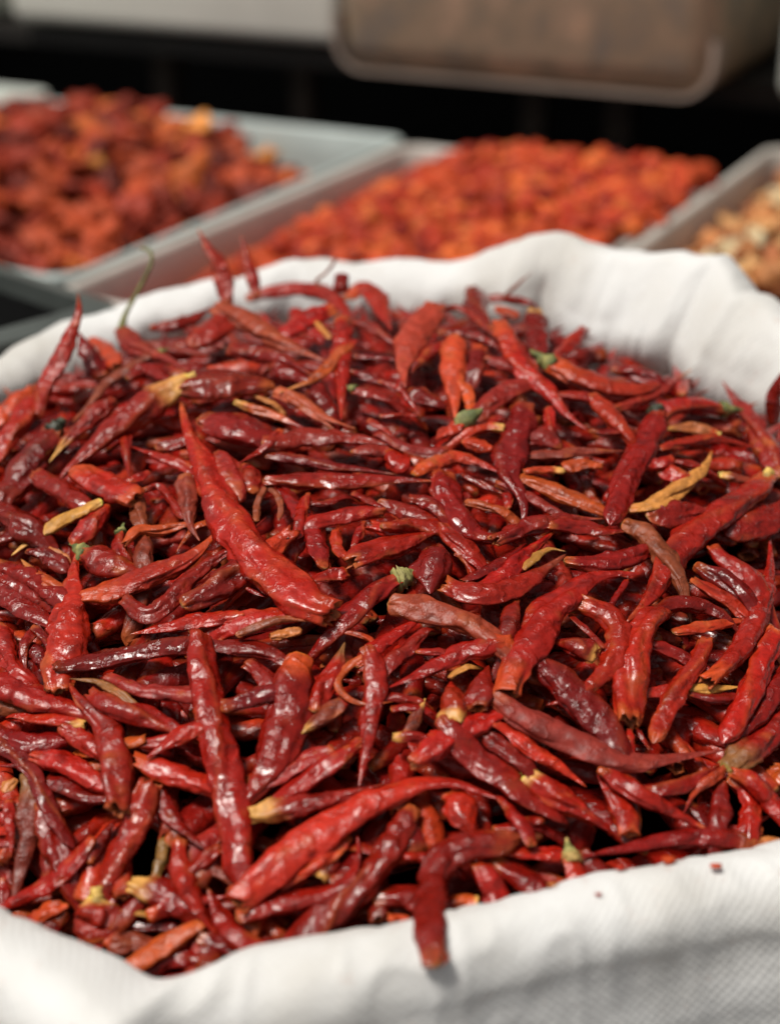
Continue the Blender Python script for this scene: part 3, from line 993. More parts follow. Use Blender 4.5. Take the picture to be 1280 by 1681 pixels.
GREEN = (0.085, 0.105, 0.030, 0.7); OLIVE = (0.17, 0.165, 0.045, 0.65); DGREEN = (0.020, 0.022, 0.012, 0.45)
STRAW = (0.42, 0.27, 0.085, 0.7); YGREEN = (0.30, 0.27, 0.085, 0.75); YEL = (0.62, 0.40, 0.10, 0.55)
def add_stem(ob, kind, cen, T, S_, U_, W, rng, special):
    """calyx or stalk as a child of the chilli; -T points out of the stem end"""
    d = -T
    side = S_ * rng.uniform(-0.3, 0.3) + U_ * rng.uniform(0.0, 0.4)
    if special is not None:
        V, F, C = tube(special[0], special[1], special[2], 8, rng, 0.12)
        mesh_object('stem', V, F, SKIN, ob, C, origin=cen)
        return
    if kind == 'g':
        p = [cen - d * W * 0.12, cen + d * W * 0.25, cen + d * W * 0.65 + side * W * 0.3, cen + d * W * 1.0 + side * W * 0.6]
        V, F, C = tube(p, [W * 0.36, W * 0.32, W * 0.14, W * 0.05], [GREEN, YGREEN, GREEN, OLIVE], 10, rng, 0.4)
        nm = 'calyx'
    elif kind == 'l':
        p = [cen - d * W * 0.15, cen + d * W * 0.15, cen + d * W * 0.5 + side * W * 0.2, cen + d * W * 0.75 + side * W * 0.5]
        V, F, C = tube(p, [W * 0.42, W * 0.44, W * 0.34, W * 0.08], [YGREEN, (0.36, 0.31, 0.12, .8), YGREEN, OLIVE], 12, rng, 0.4)
        nm = 'calyx'
    elif kind == 'z':
        p = [cen - d * W * 0.15, cen + d * W * 0.2, cen + d * W * 0.55, cen + d * W * 0.8, cen + d * W * 1.05 + side * W * 0.2]
        V, F, C = tube(p, [W * 0.40, W * 0.46, W * 0.28, W * 0.12, W * 0.08], [STRAW, STRAW, YGREEN, OLIVE, STRAW], 12, rng, 0.22)
        nm = 'calyx'
    elif kind == 'k':
        p = [cen - d * W * 0.1, cen + d * W * 0.18, cen + d * W * 0.35 + side * W * 0.3, cen + d * W * 0.45 + side * W * 1.1]
        V, F, C = tube(p, [W * 0.28, W * 0.33, W * 0.24, W * 0.10], [DGREEN, (0.05, 0.055, 0.03, .5), DGREEN, (0.07, 0.075, 0.045, .6)], 10, rng, 0.5)
        nm = 'calyx'
    else:
        p = [cen - d * W * 0.1, cen + d * W * 0.12, cen + d * W * 0.34 + side * W * 0.1]
        V, F, C = tube(p, [W * 0.20, W * 0.17, W * 0.19], [STRAW, YEL, YEL], 10, rng, 0.35)
        nm = 'stem'
    mesh_object(nm, V, F, SKIN, ob, C, origin=cen)

# --- under-layer: the chillies deep in the heap that cannot be told apart
rng = np.random.default_rng(21)
UV_, UF_, UC_ = [], [], []
nb_ = 0
for k in range(1200):
    r0 = 0.232 * math.sqrt(rng.random()); p0 = rng.uniform(0, 2 * math.pi)
    a0, b0 = r0 * math.cos(p0), r0 * math.sin(p0)
    Lk = rng.uniform(0.058, 0.095); ang = rng.uniform(0, math.pi)
    bend = rng.uniform(-0.25, 0.25)
    s = np.linspace(-0.5, 0.5, 9)
    a = a0 + Lk * (s * math.cos(ang) - bend * (s * s - .08) * math.sin(ang))
    b = b0 + Lk * (s * math.sin(ang) + bend * (s * s - .08) * math.cos(ang))
    if np.max(np.hypot(a, b)) > np.interp(p0, PHI, RCR, period=2 * math.pi) - 0.014: continue
    W = rng.uniform(0.0055, 0.0095)
    r = np.full(9, W / 2)
    h = support(a, b, r, r * 0.7, (s + 0.5) * Lk, 0.25)
    lim = base_height(a0, b0) - 0.015
    h = np.minimum(h, lim) if h.mean() > lim else h
    stamp(a, b, h, r, r * 0.7)
    c = 'DDRRDSKWPDRR'[rng.integers(12)]
    v, f, cc, *_ = chilli_mesh(from_plane(a, b, h), W, 'sc'[rng.random() < 0.10], 'rhtr'[rng.integers(4)], c * 3, rng, 24, 10, BN)
    UV_.append(v); UC_.append(cc)
    UF_ += [[i + nb_ for i in t] for t in f]
    nb_ += len(v)
under = mesh_object('chilli_heap', np.vstack(UV_), UF_, SKIN, colors=np.vstack(UC_))
tag(under, 'shadowed dried red chillies deep in the heap inside the sack', 'chillies', kind='stuff')
# core that closes the gaps between them; its near-black colour stands for their shade
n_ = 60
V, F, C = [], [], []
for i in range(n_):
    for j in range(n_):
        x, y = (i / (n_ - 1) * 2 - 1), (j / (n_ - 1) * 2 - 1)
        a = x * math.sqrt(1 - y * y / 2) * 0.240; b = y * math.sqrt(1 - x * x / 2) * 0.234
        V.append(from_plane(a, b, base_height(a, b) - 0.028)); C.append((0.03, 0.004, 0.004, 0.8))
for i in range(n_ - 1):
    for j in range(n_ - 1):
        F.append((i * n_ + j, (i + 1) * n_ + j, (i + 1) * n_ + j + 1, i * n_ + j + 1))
CORE = plain_material('chilli_shade_core', (0.012, 0.002, 0.002), 1.0, 0.5, 90, spec=0.0)
core = mesh_object('heap_shade_core', np.array(V), F, CORE)
tag(core, 'bottom layer, near-black for shade, of the chilli heap in the sack', 'chillies', kind='stuff')

# --- every chilli one can tell apart: layer, width, pigments (stem end, body, tip), stem end, outline, lean, outline in the photo's frame, label
CHILLIES = [
(9,31.2,'R','r','s',0.012,[61,682,69,648,85,612,101,585,118,545,130,512,129,482],'wrinkled red chilli standing upright with its tip against the white rim at the left','upright chilli by the left rim'),
(4,35.0,'D','r','s',0.01,[165,616,152,590,140,568,130,545],'dark maroon chilli leaning behind the upright chilli by the left back rim',''),
(5,25.0,'O','h','c',None,[192,602,180,582,165,565,150,556],'',''),
(7,35.0,'K','y','s',None,[199,542,225,568,270,588,315,610],'dull red chilli with a long thin curling olive stem rising over the white rim','chilli with the long curling stem'),
(6,20.0,'D','r','s',None,[250,538,282,536,320,522,350,502],'',''),
(8,18.0,'B','g','s',None,[262,579,232,591,205,608,175,628,152,658,120,692],'dull brownish curved chilli with a grey-green stem nub near the back left of the heap','dull brown curved chilli'),
(4,15.0,'D','r','s',None,[175,612,120,620,88,640],'',''),
(5,25.0,'D','r','s',None,[212,620,240,606,278,625],'',''),
(3,30.0,'O','r','s',None,[52,642,25,668,-2,692],'',''),
(9,50.0,'YRR','y','s',None,[308,625,270,648,225,678,170,720,108,775],'thick glossy bright red chilli with a yellow patch near its stem end','chilli with the yellow stem patch'),
(8,47.5,'D','k','s',None,[90,708,62,745,30,790,5,820],'broad deep red chilli with a crumpled dark green calyx at the left of the heap','chilli with the dark green calyx at left'),
(8,27.5,'RRY','r','s',None,[185,658,150,688,120,712,102,732,81,759],'red chilli ending in a pointed orange tip beside the dark green calyx','chilli with the pointed orange tip'),
(4,37.5,'R','r','s',None,[55,655,38,690,15,722,-10,760],'',''),
(9,53.8,'OSO','h','c',None,[224,819,190,805,155,788,130,765],'stout bright red chilli stub with a pale hole in its right end','stout bright red stub'),
(10,28.0,'YTY','r','s',None,[164,825,108,852,58,882,19,912],'golden tan chilli tapering down to the left,palest on the left side','golden tan chilli'),
(8,23.8,'OOT','r','s',None,[120,978,95,968,65,948,35,918],'slim bright orange chilli tip curving up below the golden tan chilli','slim orange tip'),
(7,35.0,'S','r','b',None,[175,836,150,865,119,895],'short glossy diamond-shaped red chilli right below the golden tan chilli','diamond-shaped red chilli'),
(6,37.5,'D','r','c',None,[59,780,95,802,139,832],'',''),
(7,23.0,'S','r','s',None,[330,775,288,758,250,745,216,733],'',''),
(8,42.5,'R','g','s',None,[140,908,170,925,205,935,250,940],'wrinkled red chilli with a small green leaf-like calyx pointing up left','chilli with the small green calyx'),
(10,51.2,'S','t','s',None,[98,1135,102,1098,110,1045,118,982,122,935,128,902],'long bright red chilli standing steeply with a wide torn lower end at the left','steep red chilli with torn foot'),
(10,43.0,'OPO','t','s',None,[138,978,180,970,238,948,288,928,325,905,360,870],'long glossy orange-red chilli running up to the right with torn flaps at its lower end','long glossy orange-red chilli'),
(11,62.0,'S','t','s',None,[542,1005,490,985,440,940,405,895,375,850,352,805,330,755,308,705,297,660],'longest bright red wrinkled chilli running diagonally from upper left,pale highlights along it','long bright diagonal chilli'),
(12,26.0,'D','r','s',None,[205,985,240,1008,275,990,310,952,345,925,385,897,437,849],'thin dark curved chilli lying across the long bright diagonal chilli','thin dark chilli across the diagonal'),
(10,11.5,'B','r','c',None,[420,855,422,830,430,808,439,799,455,812,461,835,458,855],'thin brownish curled loop of chilli skin beside the long diagonal chilli','brownish curled loop'),
(8,30.0,'D','r','s',None,[532,930,520,892,505,860,480,825,448,790],'dark glossy wedge-shaped chilli thickening downwards right of the curled loop','dark glossy wedge'),
(9,21.2,'S','h','c',None,[504,814,495,845,488,885],'',''),
(8,33.8,'R','t','c',None,[628,840,585,842,545,852,518,858],'',''),
(8,28.0,'S','h','c',None,[570,938,535,948,500,958],'short glossy red cut piece with a flat right end near the middle','short cut piece near the middle'),
(10,31.2,'D','r','s',None,[438,788,470,790,520,790,570,790,640,788,718,790],'long straight dark glossy chilli lying almost level across the centre back','long level dark chilli'),
(8,22.5,'D','r','s',None,[440,749,495,755,545,765,595,771,652,779],'',''),
(7,67.5,'F','r','b',None,[335,692,370,700,415,715,450,728],'broad flattened brownish red chilli with pale wrinkled shine near the back left','broad flattened chilli'),
(9,37.5,'F','r','s',None,[438,730,495,720,558,718,632,728,678,742],'wide dull dark chilli with a pale ridge along its lower edge at centre back','wide dull chilli at centre back'),
(11,15.0,'OSS','r','s',None,[461,706,432,736,390,762],'',''),
(8,19.5,'YOR','r','s',None,[388,661,420,672,458,685,502,704],'slim chilli with a bright yellow-orange left end near the back','chilli with the yellow-orange left end'),
(6,11.2,'T','r','c',None,[419,650,448,662],'',''),
(7,72.5,'F','r','b',None,[305,638,350,630,395,630,450,636],'big crumpled dark red chilli with white glints below the pale orange one at the back','big crumpled chilli'),
(10,37.5,'Q','r','s',None,[358,504,395,522,432,545,482,570,540,595],'long matte pale orange-red chilli slanting down right at the back of the heap','long pale orange-red chilli'),
(11,22.0,'ROT','r','s',None,[580,560,555,585,532,610,500,630,455,645],'slim chilli curving down left to a pale orange tip near the back','slim chilli with the pale orange tip'),
(9,27.5,'R','r','s',None,[408,490,445,480,495,475,535,482,565,510,580,545],'arching red chilli curving over the top of the heap at the back','arching chilli at the crest'),
(10,31.2,'S','r','s',None,[562,525,560,570,561,620,560,690],'glossy dark red chilli pointing straight down from the arching chilli','vertical chilli under the arch'),
(9,23.8,'K','r','s',0.01,[374,500,371,470,361,436,344,410,325,375],'left of two spiky chilli tips standing up above the back of the heap','left standing spike'),
(9,17.0,'R','r','s',0.01,[421,485,414,452,404,420,396,385],'shorter right one of two spiky chilli tips standing up at the back','right standing spike'),
(8,32.5,'S','r','s',None,[545,509,508,525,472,545],'',''),
(9,10.5,'T','r','c',None,[520,530,542,556],'',''),
(8,27.5,'D','h','c',0.0,[560,480,561,465,562,448],'',''),
(9,35.0,'OSR','r','s',None,[572,488,600,471,622,500,642,542],'',''),
(9,6.5,'B','r','c',0.01,[524,470,520,460,538,445,554,422],'',''),
(6,52.5,'R','r','b',None,[372,518,350,545,312,568],'',''),
(7,32.5,'D','r','s',None,[380,572,425,580,470,592,512,616],'',''),
(6,27.5,'D','r','c',None,[450,600,475,615,505,625],'',''),
(8,26.2,'Q','r','s',None,[455,642,495,660,532,685,585,704],'',''),
(9,12.0,'O','r','s',None,[472,652,515,682,555,709],'',''),
(6,15.0,'D','r','s',None,[578,610,610,622,658,635],'',''),
(6,22.5,'R','g','c',None,[582,640,608,648,635,655],'',''),
(7,20.0,'K','r','s',None,[580,530,615,542,648,565],'',''),
(6,14.5,'D','r','s',None,[582,585,615,588,670,592],'',''),
(9,44.5,'Q','r','s',None,[715,504,688,540,669,575,662,602,665,636],'matte pinkish red chilli tapering straight down to a point at the back middle','matte pinkish pointed chilli'),
(9,17.0,'K','r','s',None,[712,508,760,508,790,532,820,559],'',''),
(8,18.0,'D','r','s',None,[722,545,765,548,800,558,838,590],'',''),
(10,37.5,'O','h','s',None,[746,554,742,595,745,632,748,692],'upright knobbly orange-red chilli with shiny bumps,back centre right','knobbly orange-red chilli'),
(10,17.5,'O','r','s',None,[752,628,770,648,771,685],'',''),
(11,37.5,'OSR','r','s',None,[821,532,840,565,862,608,898,640,925,675,962,706],'long smooth red chilli slanting down right with a rounded orange upper end','long smooth chilli with the orange top'),
(8,32.5,'D','t','s',None,[779,475,785,510,808,542],'',''),
(7,18.0,'D','r','s',None,[795,490,840,492,870,498],'',''),
(8,6.0,'B','r','s',0.01,[825,489,848,468,874,445],'',''),
(8,35.0,'YDD','h','c',None,[880,514,882,545,886,588],'dark stubby chilli with a yellow-capped cut end beneath the white fold','dark stub with the yellow cap'),
(8,18.0,'O','h','c',None,[861,495,889,482],'',''),
(7,25.0,'O','r','b',None,[816,506,850,522],'',''),
(9,24.5,'R','r','s',None,[958,540,938,562,915,582,890,610],'',''),
(10,26.0,'ROO','r','s',None,[910,548,960,530,1003,519,1032,510,1046,494],'orange-red chilli with an upturned tip pointing at the inside of the white fold','chilli with the upturned tip'),
(9,26.2,'R','r','s',None,[1040,518,1028,545,1008,574],'',''),
(10,43.0,'OPR','g','s',None,[905,598,960,625,1010,641,1060,640,1099,616],'long orange-red chilli with a small green bead at its left end,right back','chilli with the green bead'),
(11,17.5,'KKT','r','s',None,[1010,671,1060,656,1095,635,1135,606],'',''),
(6,25.0,'D','r','s',None,[1008,608,1035,612,1068,622],'',''),
(9,19.5,'R','r','s',None,[1120,648,1115,622,1105,598],'',''),
(7,37.5,'R','g','c',None,[1185,671,1130,665,1095,672],'',''),
(9,32.5,'K','r','s',None,[1280,780,1255,732,1235,692,1212,662,1184,625],'long dull pinkish chilli leaning against the inside of the right rim','dull chilli leaning on the right rim'),
(9,22.5,'R','r','s',-0.01,[1268,695,1272,642,1288,602],'',''),
(9,35.0,'K','r','c',None,[872,626,835,642,798,664],'',''),
(7,27.5,'ODD','h','c',None,[788,570,784,588,780,610],'',''),
(7,22.0,'K','r','s',None,[798,590,835,602,865,610],'',''),
(7,22.0,'R','r','s',None,[726,564,702,582,679,601],'',''),
(9,12.5,'R','r','s',None,[622,628,655,638,672,658,691,684],'',''),
(9,12.0,'R','r','s',None,[625,684,660,682,692,682],'',''),
(6,35.0,'D','r','b',None,[675,642,715,662,730,670],'',''),
(9,27.0,'OPR','r','s',None,[682,778,710,762,748,752,790,762,825,778],'arched chilli with an orange left half lying below the green calyx','arched orange chilli'),
(9,23.8,'K','h','c',None,[734,740,698,742,665,735,625,715],'',''),
(10,30.0,'P','g','s',None,[760,694,740,705,715,721],'small orange-red chilli with a long pale green pointed calyx near the back centre','chilli with the long green calyx'),
(9,26.2,'YPP','h','c',None,[829,704,800,699,775,705],'',''),
(9,26.2,'P','r','b',None,[762,726,785,732,810,739],'',''),
(11,48.8,'D','r','s',None,[858,668,849,702,838,745,834,780,852,808],'thick dark maroon chilli standing on end in the middle of the back slope','thick dark standing chilli'),
(10,20.5,'K','t','s',None,[815,792,860,812,905,838,935,850,998,852],'',''),
(8,14.5,'D','r','s',None,[760,781,790,795,825,810],'',''),
(9,35.0,'O','r','s',None,[856,785,890,798,925,815,955,825,988,840],'smooth bright orange chilli right of the thick dark standing one','smooth bright orange chilli'),
(9,17.0,'OOY','h','c',None,[860,774,900,772,928,774],'',''),
(9,26.2,'O','h','c',None,[988,765,955,762,925,769],'short orange-red chilli whose round open end looks out like a ring','chilli with the ring-like open end'),
(8,22.5,'B','r','s',None,[862,748,915,745,960,742,1025,740],'',''),
(7,32.5,'K','r','b',None,[866,722,892,721,920,736],'',''),
(9,42.5,'D','r','s',None,[726,778,732,815,752,852,782,880,825,886],'big dark glossy chilli bending from vertical to level,centre right','big dark bent chilli'),
(10,35.0,'D','t','s',None,[812,888,848,872,880,862,930,852],'',''),
(9,32.0,'D','h','c',None,[672,820,692,824,715,832],'',''),
(8,22.0,'O','r','c',None,[766,824,790,830,820,838],'',''),
(9,16.5,'R','r','c',None,[832,834,833,824,831,814],'',''),
(8,29.5,'D','r','s',None,[625,825,665,840,700,852,742,864],'',''),
(10,48.0,'S','t','s',None,[575,922,615,905,645,897,680,884,724,871],'crinkled glossy red chilli with a ragged left end and many small glints,image centre','crinkled glossy chilli at the centre'),
(9,32.5,'S','r','s',None,[630,865,672,862,718,866],'',''),
(9,37.0,'S','r','c',None,[724,865,740,880,760,898],'',''),
(9,66.2,'D','t','s',None,[712,908,708,940,706,975],'dark open chilli cup with a frayed orange rim behind the yellow-green calyx','dark open cup'),
(9,14.5,'R','r','s',None,[748,910,765,916,782,925],'',''),
(10,41.2,'D','l','s',None,[654,952,630,962,602,985,570,1014],'ridged dark red chilli capped by a yellow-green papery calyx,just left of centre','chilli with the papery yellow-green calyx'),
(10,22.0,'D','t','s',None,[760,955,795,938,830,918,864,891],'',''),
(10,28.0,'R','t','s',None,[778,969,820,948,852,920,885,892,914,868],'',''),
(11,44.5,'SSB','t','s',None,[732,960,765,975,810,975,852,960,890,938,928,910],'glossy crescent chilli with a frayed left end,one of three side by side','glossy crescent chilli'),
(11,15.0,'T','r','s',None,[859,934,880,914,902,902,928,905],'',''),
(9,37.5,'D','r','s',None,[932,922,980,925,1022,918,1062,906],'',''),
(12,56.0,'OSS','h','s',None,[831,1140,839,1108,858,1066,886,1024,916,990,948,965,988,943,1050,942],'plump smooth bright red chilli curving up right from an orange pinched foot,right of centre','plump bright chilli with the pinched foot'),
(10,47.0,'G','r','c',None,[645,992,702,1001,748,1014,785,1032,812,1052],'dull brownish pink chilli with rounded cross ridges right of centre','dull ridged chilli'),
(12,34.5,'OSS','h','s',None,[841,1053,802,1061,752,1075,698,1102,640,1128,620,1135],'long red chilli with a flat orange cut end touching the plump bright chilli','chilli with the flat orange cut end'),
(9,26.2,'R','r','s',None,[585,1092,610,1068,640,1048,668,1030,698,1011],'',''),
(8,27.5,'D','r','s',None,[625,1110,640,1090,668,1065,700,1034],'',''),
(10,41.2,'YPR','t','s',None,[742,1186,745,1152,740,1118],'short orange-red chilli pointing down with a yellow-orange lower end below centre','short chilli with the yellow lower end'),
(10,42.0,'D','h','s',None,[784,1164,790,1125,802,1092],'chilli whose round open end with star-shaped core faces out below centre','chilli with the star-shaped open end'),
(11,40.0,'S','t','s',None,[678,1252,715,1230,760,1200,820,1169],'',''),
(12,46.2,'F','r','b',None,[728,1180,752,1212,790,1250,832,1278,865,1310,930,1351],'dark leathery crinkled chilli twisting down right to a thin tip','leathery twisting chilli'),
(13,48.0,'G','r','s',None,[812,1146,850,1173,890,1197,940,1218,1000,1244,1060,1250,1120,1242,1192,1230],'long leathery brownish red chilli curving like a smile at the lower right','leathery smile-shaped chilli'),
(11,32.0,'P','r','s',None,[810,1185,840,1205,872,1230,910,1252,962,1292],'',''),
(10,27.5,'D','r','s',None,[790,1205,820,1225,858,1255],'',''),
(9,17.5,'D','r','s',None,[612,1145,655,1146,688,1150],'',''),
(9,17.5,'R','r','c',None,[644,1164,662,1162,684,1162],'',''),
(10,20.0,'BBY','r','s',None,[670,1205,682,1180,698,1146],'small upright brown chilli tip with a pale yellowish point below centre','small brown upright tip'),
(10,22.5,'YDD','h','c',None,[644,1211,678,1210,708,1219],'',''),
(9,29.5,'D','r','s',None,[840,988,838,1020,834,1048],'',''),
(8,22.5,'R','r','c',None,[685,1070,720,1070],'',''),
(10,55.0,'D','r','s',None,[875,1078,915,1115,950,1148,988,1188,1014,1232],'fat dark glossy chilli with a white glint running beneath the S-curved chilli','fat dark glossy chilli'),
(12,39.0,'S','r','s',None,[950,988,990,1006,1014,1033,1013,1066,995,1101,965,1131,930,1148,896,1158],'bright red hook-shaped chilli curling round to the lower left,right of the plump one','hook-shaped chilli'),
(11,43.0,'YDR','h','s',None,[979,1076,940,1062,900,1050],'short dark chilli with a yellow knob end inside the hook-shaped chilli','short chilli with the yellow knob'),
(11,10.5,'D','r','c',None,[935,1010,960,1032,991,1064],'',''),
(11,12.5,'D','h','c',None,[1029,952,1012,978,996,1004],'',''),
(12,53.8,'S','t','c',None,[1035,1184,1032,1145,1038,1095,1046,1050,1065,1012],'wide ridged red chilli pointing down to a torn fibrous end at the right','wide ridged chilli with torn end'),
(11,32.5,'D','r','s',None,[1065,1008,1110,990,1150,995,1182,1008],'',''),
(10,27.0,'P','r','s',None,[1108,1038,1148,1030,1175,1025,1212,1020],'',''),
(13,54.0,'S','y','s',None,[1256,784,1228,812,1190,842,1150,868,1110,910,1085,955,1060,990,1027,1022],'large bright red chilli slanting down left from a small yellow stem,right edge','large slanting chilli with the yellow stem'),
(9,53.8,'D','r','b',None,[1300,822,1255,852,1190,878],'dark glossy triangular chilli with silvery shine at the right edge','dark triangular chilli'),
(12,42.0,'D','k','c',None,[1075,680,1060,728,1035,770,1015,820,1001,862],'speckled dark red chilli standing tall with a black-green calyx on top','speckled chilli with the black-green calyx'),
(10,22.5,'OTY','y','s',None,[1175,712,1152,706,1115,702,1080,709],'smooth orange-tan chilli with a yellowish right end at the upper right','smooth orange-tan chilli'),
(10,22.0,'P','r','s',None,[1082,736,1135,725,1180,720,1238,734],'',''),
(10,22.0,'S','h','c',None,[1102,754,1080,760,1056,763],'',''),
(9,17.5,'D','r','c',None,[1100,758,1135,763],'',''),
(10,32.5,'T','r','s',None,[1032,835,1065,830,1100,812,1140,782,1160,760,1168,740],'orange-brown chilli thinning to a wispy frayed tip at the upper right','wispy-tipped orange chilli'),
(9,34.5,'S','r','b',None,[1085,770,1110,780,1140,792],'',''),
(9,17.5,'YBD','y','s',None,[1184,779,1215,786,1248,790],'dark orange chilli with a round yellow nub on its left end,right','chilli with the yellow nub'),
(14,37.0,'B','r','s',None,[1026,862,1060,880,1085,910,1109,942],'mottled brown chilli overlapping the large slanting chilli','mottled brown chilli'),
(10,27.5,'F','t','s',None,[900,862,960,865,992,871,1028,872],'',''),
(8,43.8,'D','r','b',None,[1068,848,1110,842,1168,840],'',''),
(10,34.5,'R','r','s',None,[1168,902,1188,920,1222,944],'',''),
(10,32.5,'P','h','s',None,[1135,952,1172,972,1210,995,1235,1018],'red chilli with a wet pale shine along its top at the right','shiny-topped chilli'),
(9,37.5,'D','r','s',None,[1145,930,1185,950,1212,970],'',''),
(12,35.0,'OSR','t','s',None,[1158,1119,1205,1080,1236,1030,1255,980,1263,930,1263,880],'slim red chilli bowed down the right edge to a frayed orange end','slim bowed chilli at the right edge'),
(12,34.5,'S','h','c',None,[1160,1051,1145,1085,1115,1130,1090,1175,1072,1220],'straight matte red chilli with a flat cut upper end,lower right','straight chilli with the cut top'),
(10,17.5,'T','r','s',None,[1132,1131,1185,1130,1222,1127],'thin tan chilli tip lying level in the lower right','thin level tan tip'),
(9,22.5,'D','r','s',None,[1128,1140,1168,1148,1210,1145],'',''),
(9,20.0,'S','r','c',None,[1058,1138,1080,1135,1112,1130],'',''),
(12,46.2,'S','t','c',None,[1270,1035,1255,1080,1238,1125,1215,1170,1186,1220],'crackled glossy red chilli with white creases sloping down left at the right edge','crackled glossy chilli'),
(10,37.5,'D','r','s',None,[1295,1095,1260,1152,1228,1192,1190,1232],'',''),
(12,43.8,'HRR','r','s',None,[1198,1262,1222,1235,1248,1215,1290,1172],'half olive-tan and half red chilli at the lower right edge','half olive-tan chilli'),
(10,25.0,'D','r','s',None,[1060,1055,1110,1075,1172,1106],'',''),
(10,8.0,'D','r','c',None,[1044,1195,1066,1231],'',''),
(10,12.5,'R','r','s',None,[1032,1198,1035,1232],'',''),
(9,25.0,'R','r','c',None,[1240,944,1232,965,1229,990],'',''),
(10,44.0,'W','t','c',None,[95,1098,140,1089,187,1080,225,1072,265,1063,310,1060],'crinkled purplish dark chilli with silver glints lying level at the left middle','crinkled purplish chilli'),
(9,34.0,'D','r','s',None,[330,1055,365,1060,410,1066,445,1073,480,1094],'dark wavy tapering chilli right of the long red chilli that points straight down',''),
(13,53.0,'S','h','c',None,[332,1042,334,1090,343,1140,353,1190,365,1250,378,1320,388,1370,394,1452],'longest straight red chilli pointing almost straight down,lower left','long straight downward chilli'),
(11,17.0,'H','r','s',None,[224,1159,195,1138,160,1120,114,1114],'thin olive-brown chilli tip under the crinkled purplish chilli','thin olive-brown tip'),
(11,37.5,'S','t','s',None,[150,1142,200,1165,250,1180,302,1204],'glossy red chilli with a long white glint under the olive-brown tip','chilli with the long white glint'),
(10,32.5,'K','r','c',None,[181,1112,225,1132,270,1138,328,1142],'',''),
(12,46.2,'S','t','s',None,[194,1331,188,1290,185,1240,175,1200,155,1175,130,1148,108,1115],'long red chilli with a twisted thin neck and a ragged orange foot,lower left','twisted-neck chilli'),
(11,45.0,'S','r','s',None,[-18,1108,25,1132,70,1150,135,1170],'',''),
(11,27.0,'YSS','h','s',None,[142,1189,100,1182,62,1180,22,1175],'red chilli with a cut orange-yellow right end at the left','chilli with the cut yellow end at left'),
(10,32.5,'S','r','c',None,[-2,1028,10,1060,22,1095,51,1122],'crumpled bright red chilli tucked against the left picture edge at mid height',''),
(9,17.0,'D','r','s',None,[58,1029,40,1065,45,1110],'',''),
(9,17.5,'D','r','c',None,[58,1030,82,1058],'',''),
(8,29.5,'W','r','b',None,[48,1060,68,1080,85,1102],'',''),
(10,37.5,'B','r','b',None,[-22,1138,10,1158,48,1168],'',''),
(10,35.0,'D','r','s',None,[-5,1200,45,1220,115,1212],'',''),
(11,27.0,'R','r','s',None,[102,1192,132,1212,170,1240],'',''),
(11,27.0,'O','h','c',None,[240,1212,220,1218,195,1220],'',''),
(10,27.0,'R','r','c',None,[232,1222,255,1220,278,1216],'',''),
(15,32.0,'OSR','h','s',None,[348,1187,315,1200,280,1218,240,1245],'slim red chilli with an orange cut end lying across the long downward chilli','slim chilli across the downward one'),
(8,37.0,'D','r','s',None,[-12,958,25,985,58,1008,92,1030],'',''),
(7,50.0,'D','r','s',None,[-12,928,32,948,75,970,102,992],'',''),
(7,40.0,'D','r','s',None,[-12,831,20,852,55,872],'',''),
(6,37.5,'D','r','c',None,[-10,890,20,881,48,872],'',''),
(7,32.0,'W','r','b',None,[49,905,82,911,110,940],'',''),
(8,8.5,'T','r','s',None,[82,899,110,912],'',''),
(5,29.5,'D','r','c',None,[260,732,302,726],'',''),
(7,15.5,'R','r','s',None,[244,776,208,792],'',''),
(6,22.5,'B','h','s',None,[225,812,228,840,234,865],'',''),
(6,32.0,'B','r','c',None,[232,882,235,902,236,920],'',''),
(9,23.0,'O','t','s',None,[205,892,228,872,262,870,304,861],'',''),
(7,23.8,'R','g','c',None,[199,875,194,892,198,910],'',''),
(8,28.0,'B','r','s',None,[305,780,310,820,312,860,328,888],'',''),
(7,14.5,'R','r','c',None,[238,804,262,799,282,822,300,852],'',''),
(7,17.5,'D','r','s',None,[206,698,208,745,214,788],'',''),
(8,14.5,'O','r','s',None,[359,851,342,858,326,863],'',''),
(7,37.5,'K','r','b',None,[360,745,380,775,395,825],'',''),
(6,32.5,'D','r','b',None,[402,765,410,790,415,810],'',''),
(10,30.0,'P','t','s',None,[478,872,458,892,435,912],'',''),
(7,15.0,'D','r','s',None,[508,826,535,825,565,815],'',''),
(8,15.0,'D','r','s',None,[581,810,620,830,648,844],'',''),
(8,32.0,'S','t','c',None,[610,862,630,868,650,872],'',''),
(9,15.0,'R','r','s',None,[598,858,584,890,572,912],'',''),
(9,17.5,'P','t','c',None,[552,872,555,902,572,920],'',''),
(10,42.5,'OSS','t','c',None,[545,1015,500,1008,450,1014,402,1020],'broad red chilli with a torn right end under the foot of the diagonal chilli','broad chilli under the diagonal foot'),
(12,17.0,'B','r','s',None,[390,1042,430,1025,470,1015,528,1023],'',''),
(10,33.8,'OSS','h','s',None,[404,1010,358,1015,320,1020,282,1028,215,1041],'red chilli lying level with a ragged orange right end,left of centre','level chilli with the ragged right end'),
(11,19.5,'T','h','c',None,[444,1045,470,1040,496,1034],'short tan broken piece of chilli below the diagonal chilli','short tan piece'),
(8,46.2,'D','r','s',None,[308,992,345,972,378,948,418,918],'',''),
(6,8.0,'D','r','s',None,[405,966,438,981],'',''),
(12,58.8,'ORR','r','s',None,[492,1081,482,1120,472,1165,460,1210,442,1258,418,1295],'thick ridged deep red chilli pointing down left from a bright narrow top','thick ridged chilli'),
(9,37.0,'D','h','c',None,[408,1090,428,1105,448,1128],'',''),
(10,42.0,'W','r','c',None,[368,1162,412,1148,458,1134],'dark glossy chilli with white swirled creases between the downward and the thick ridged chilli','dark chilli with white swirls'),
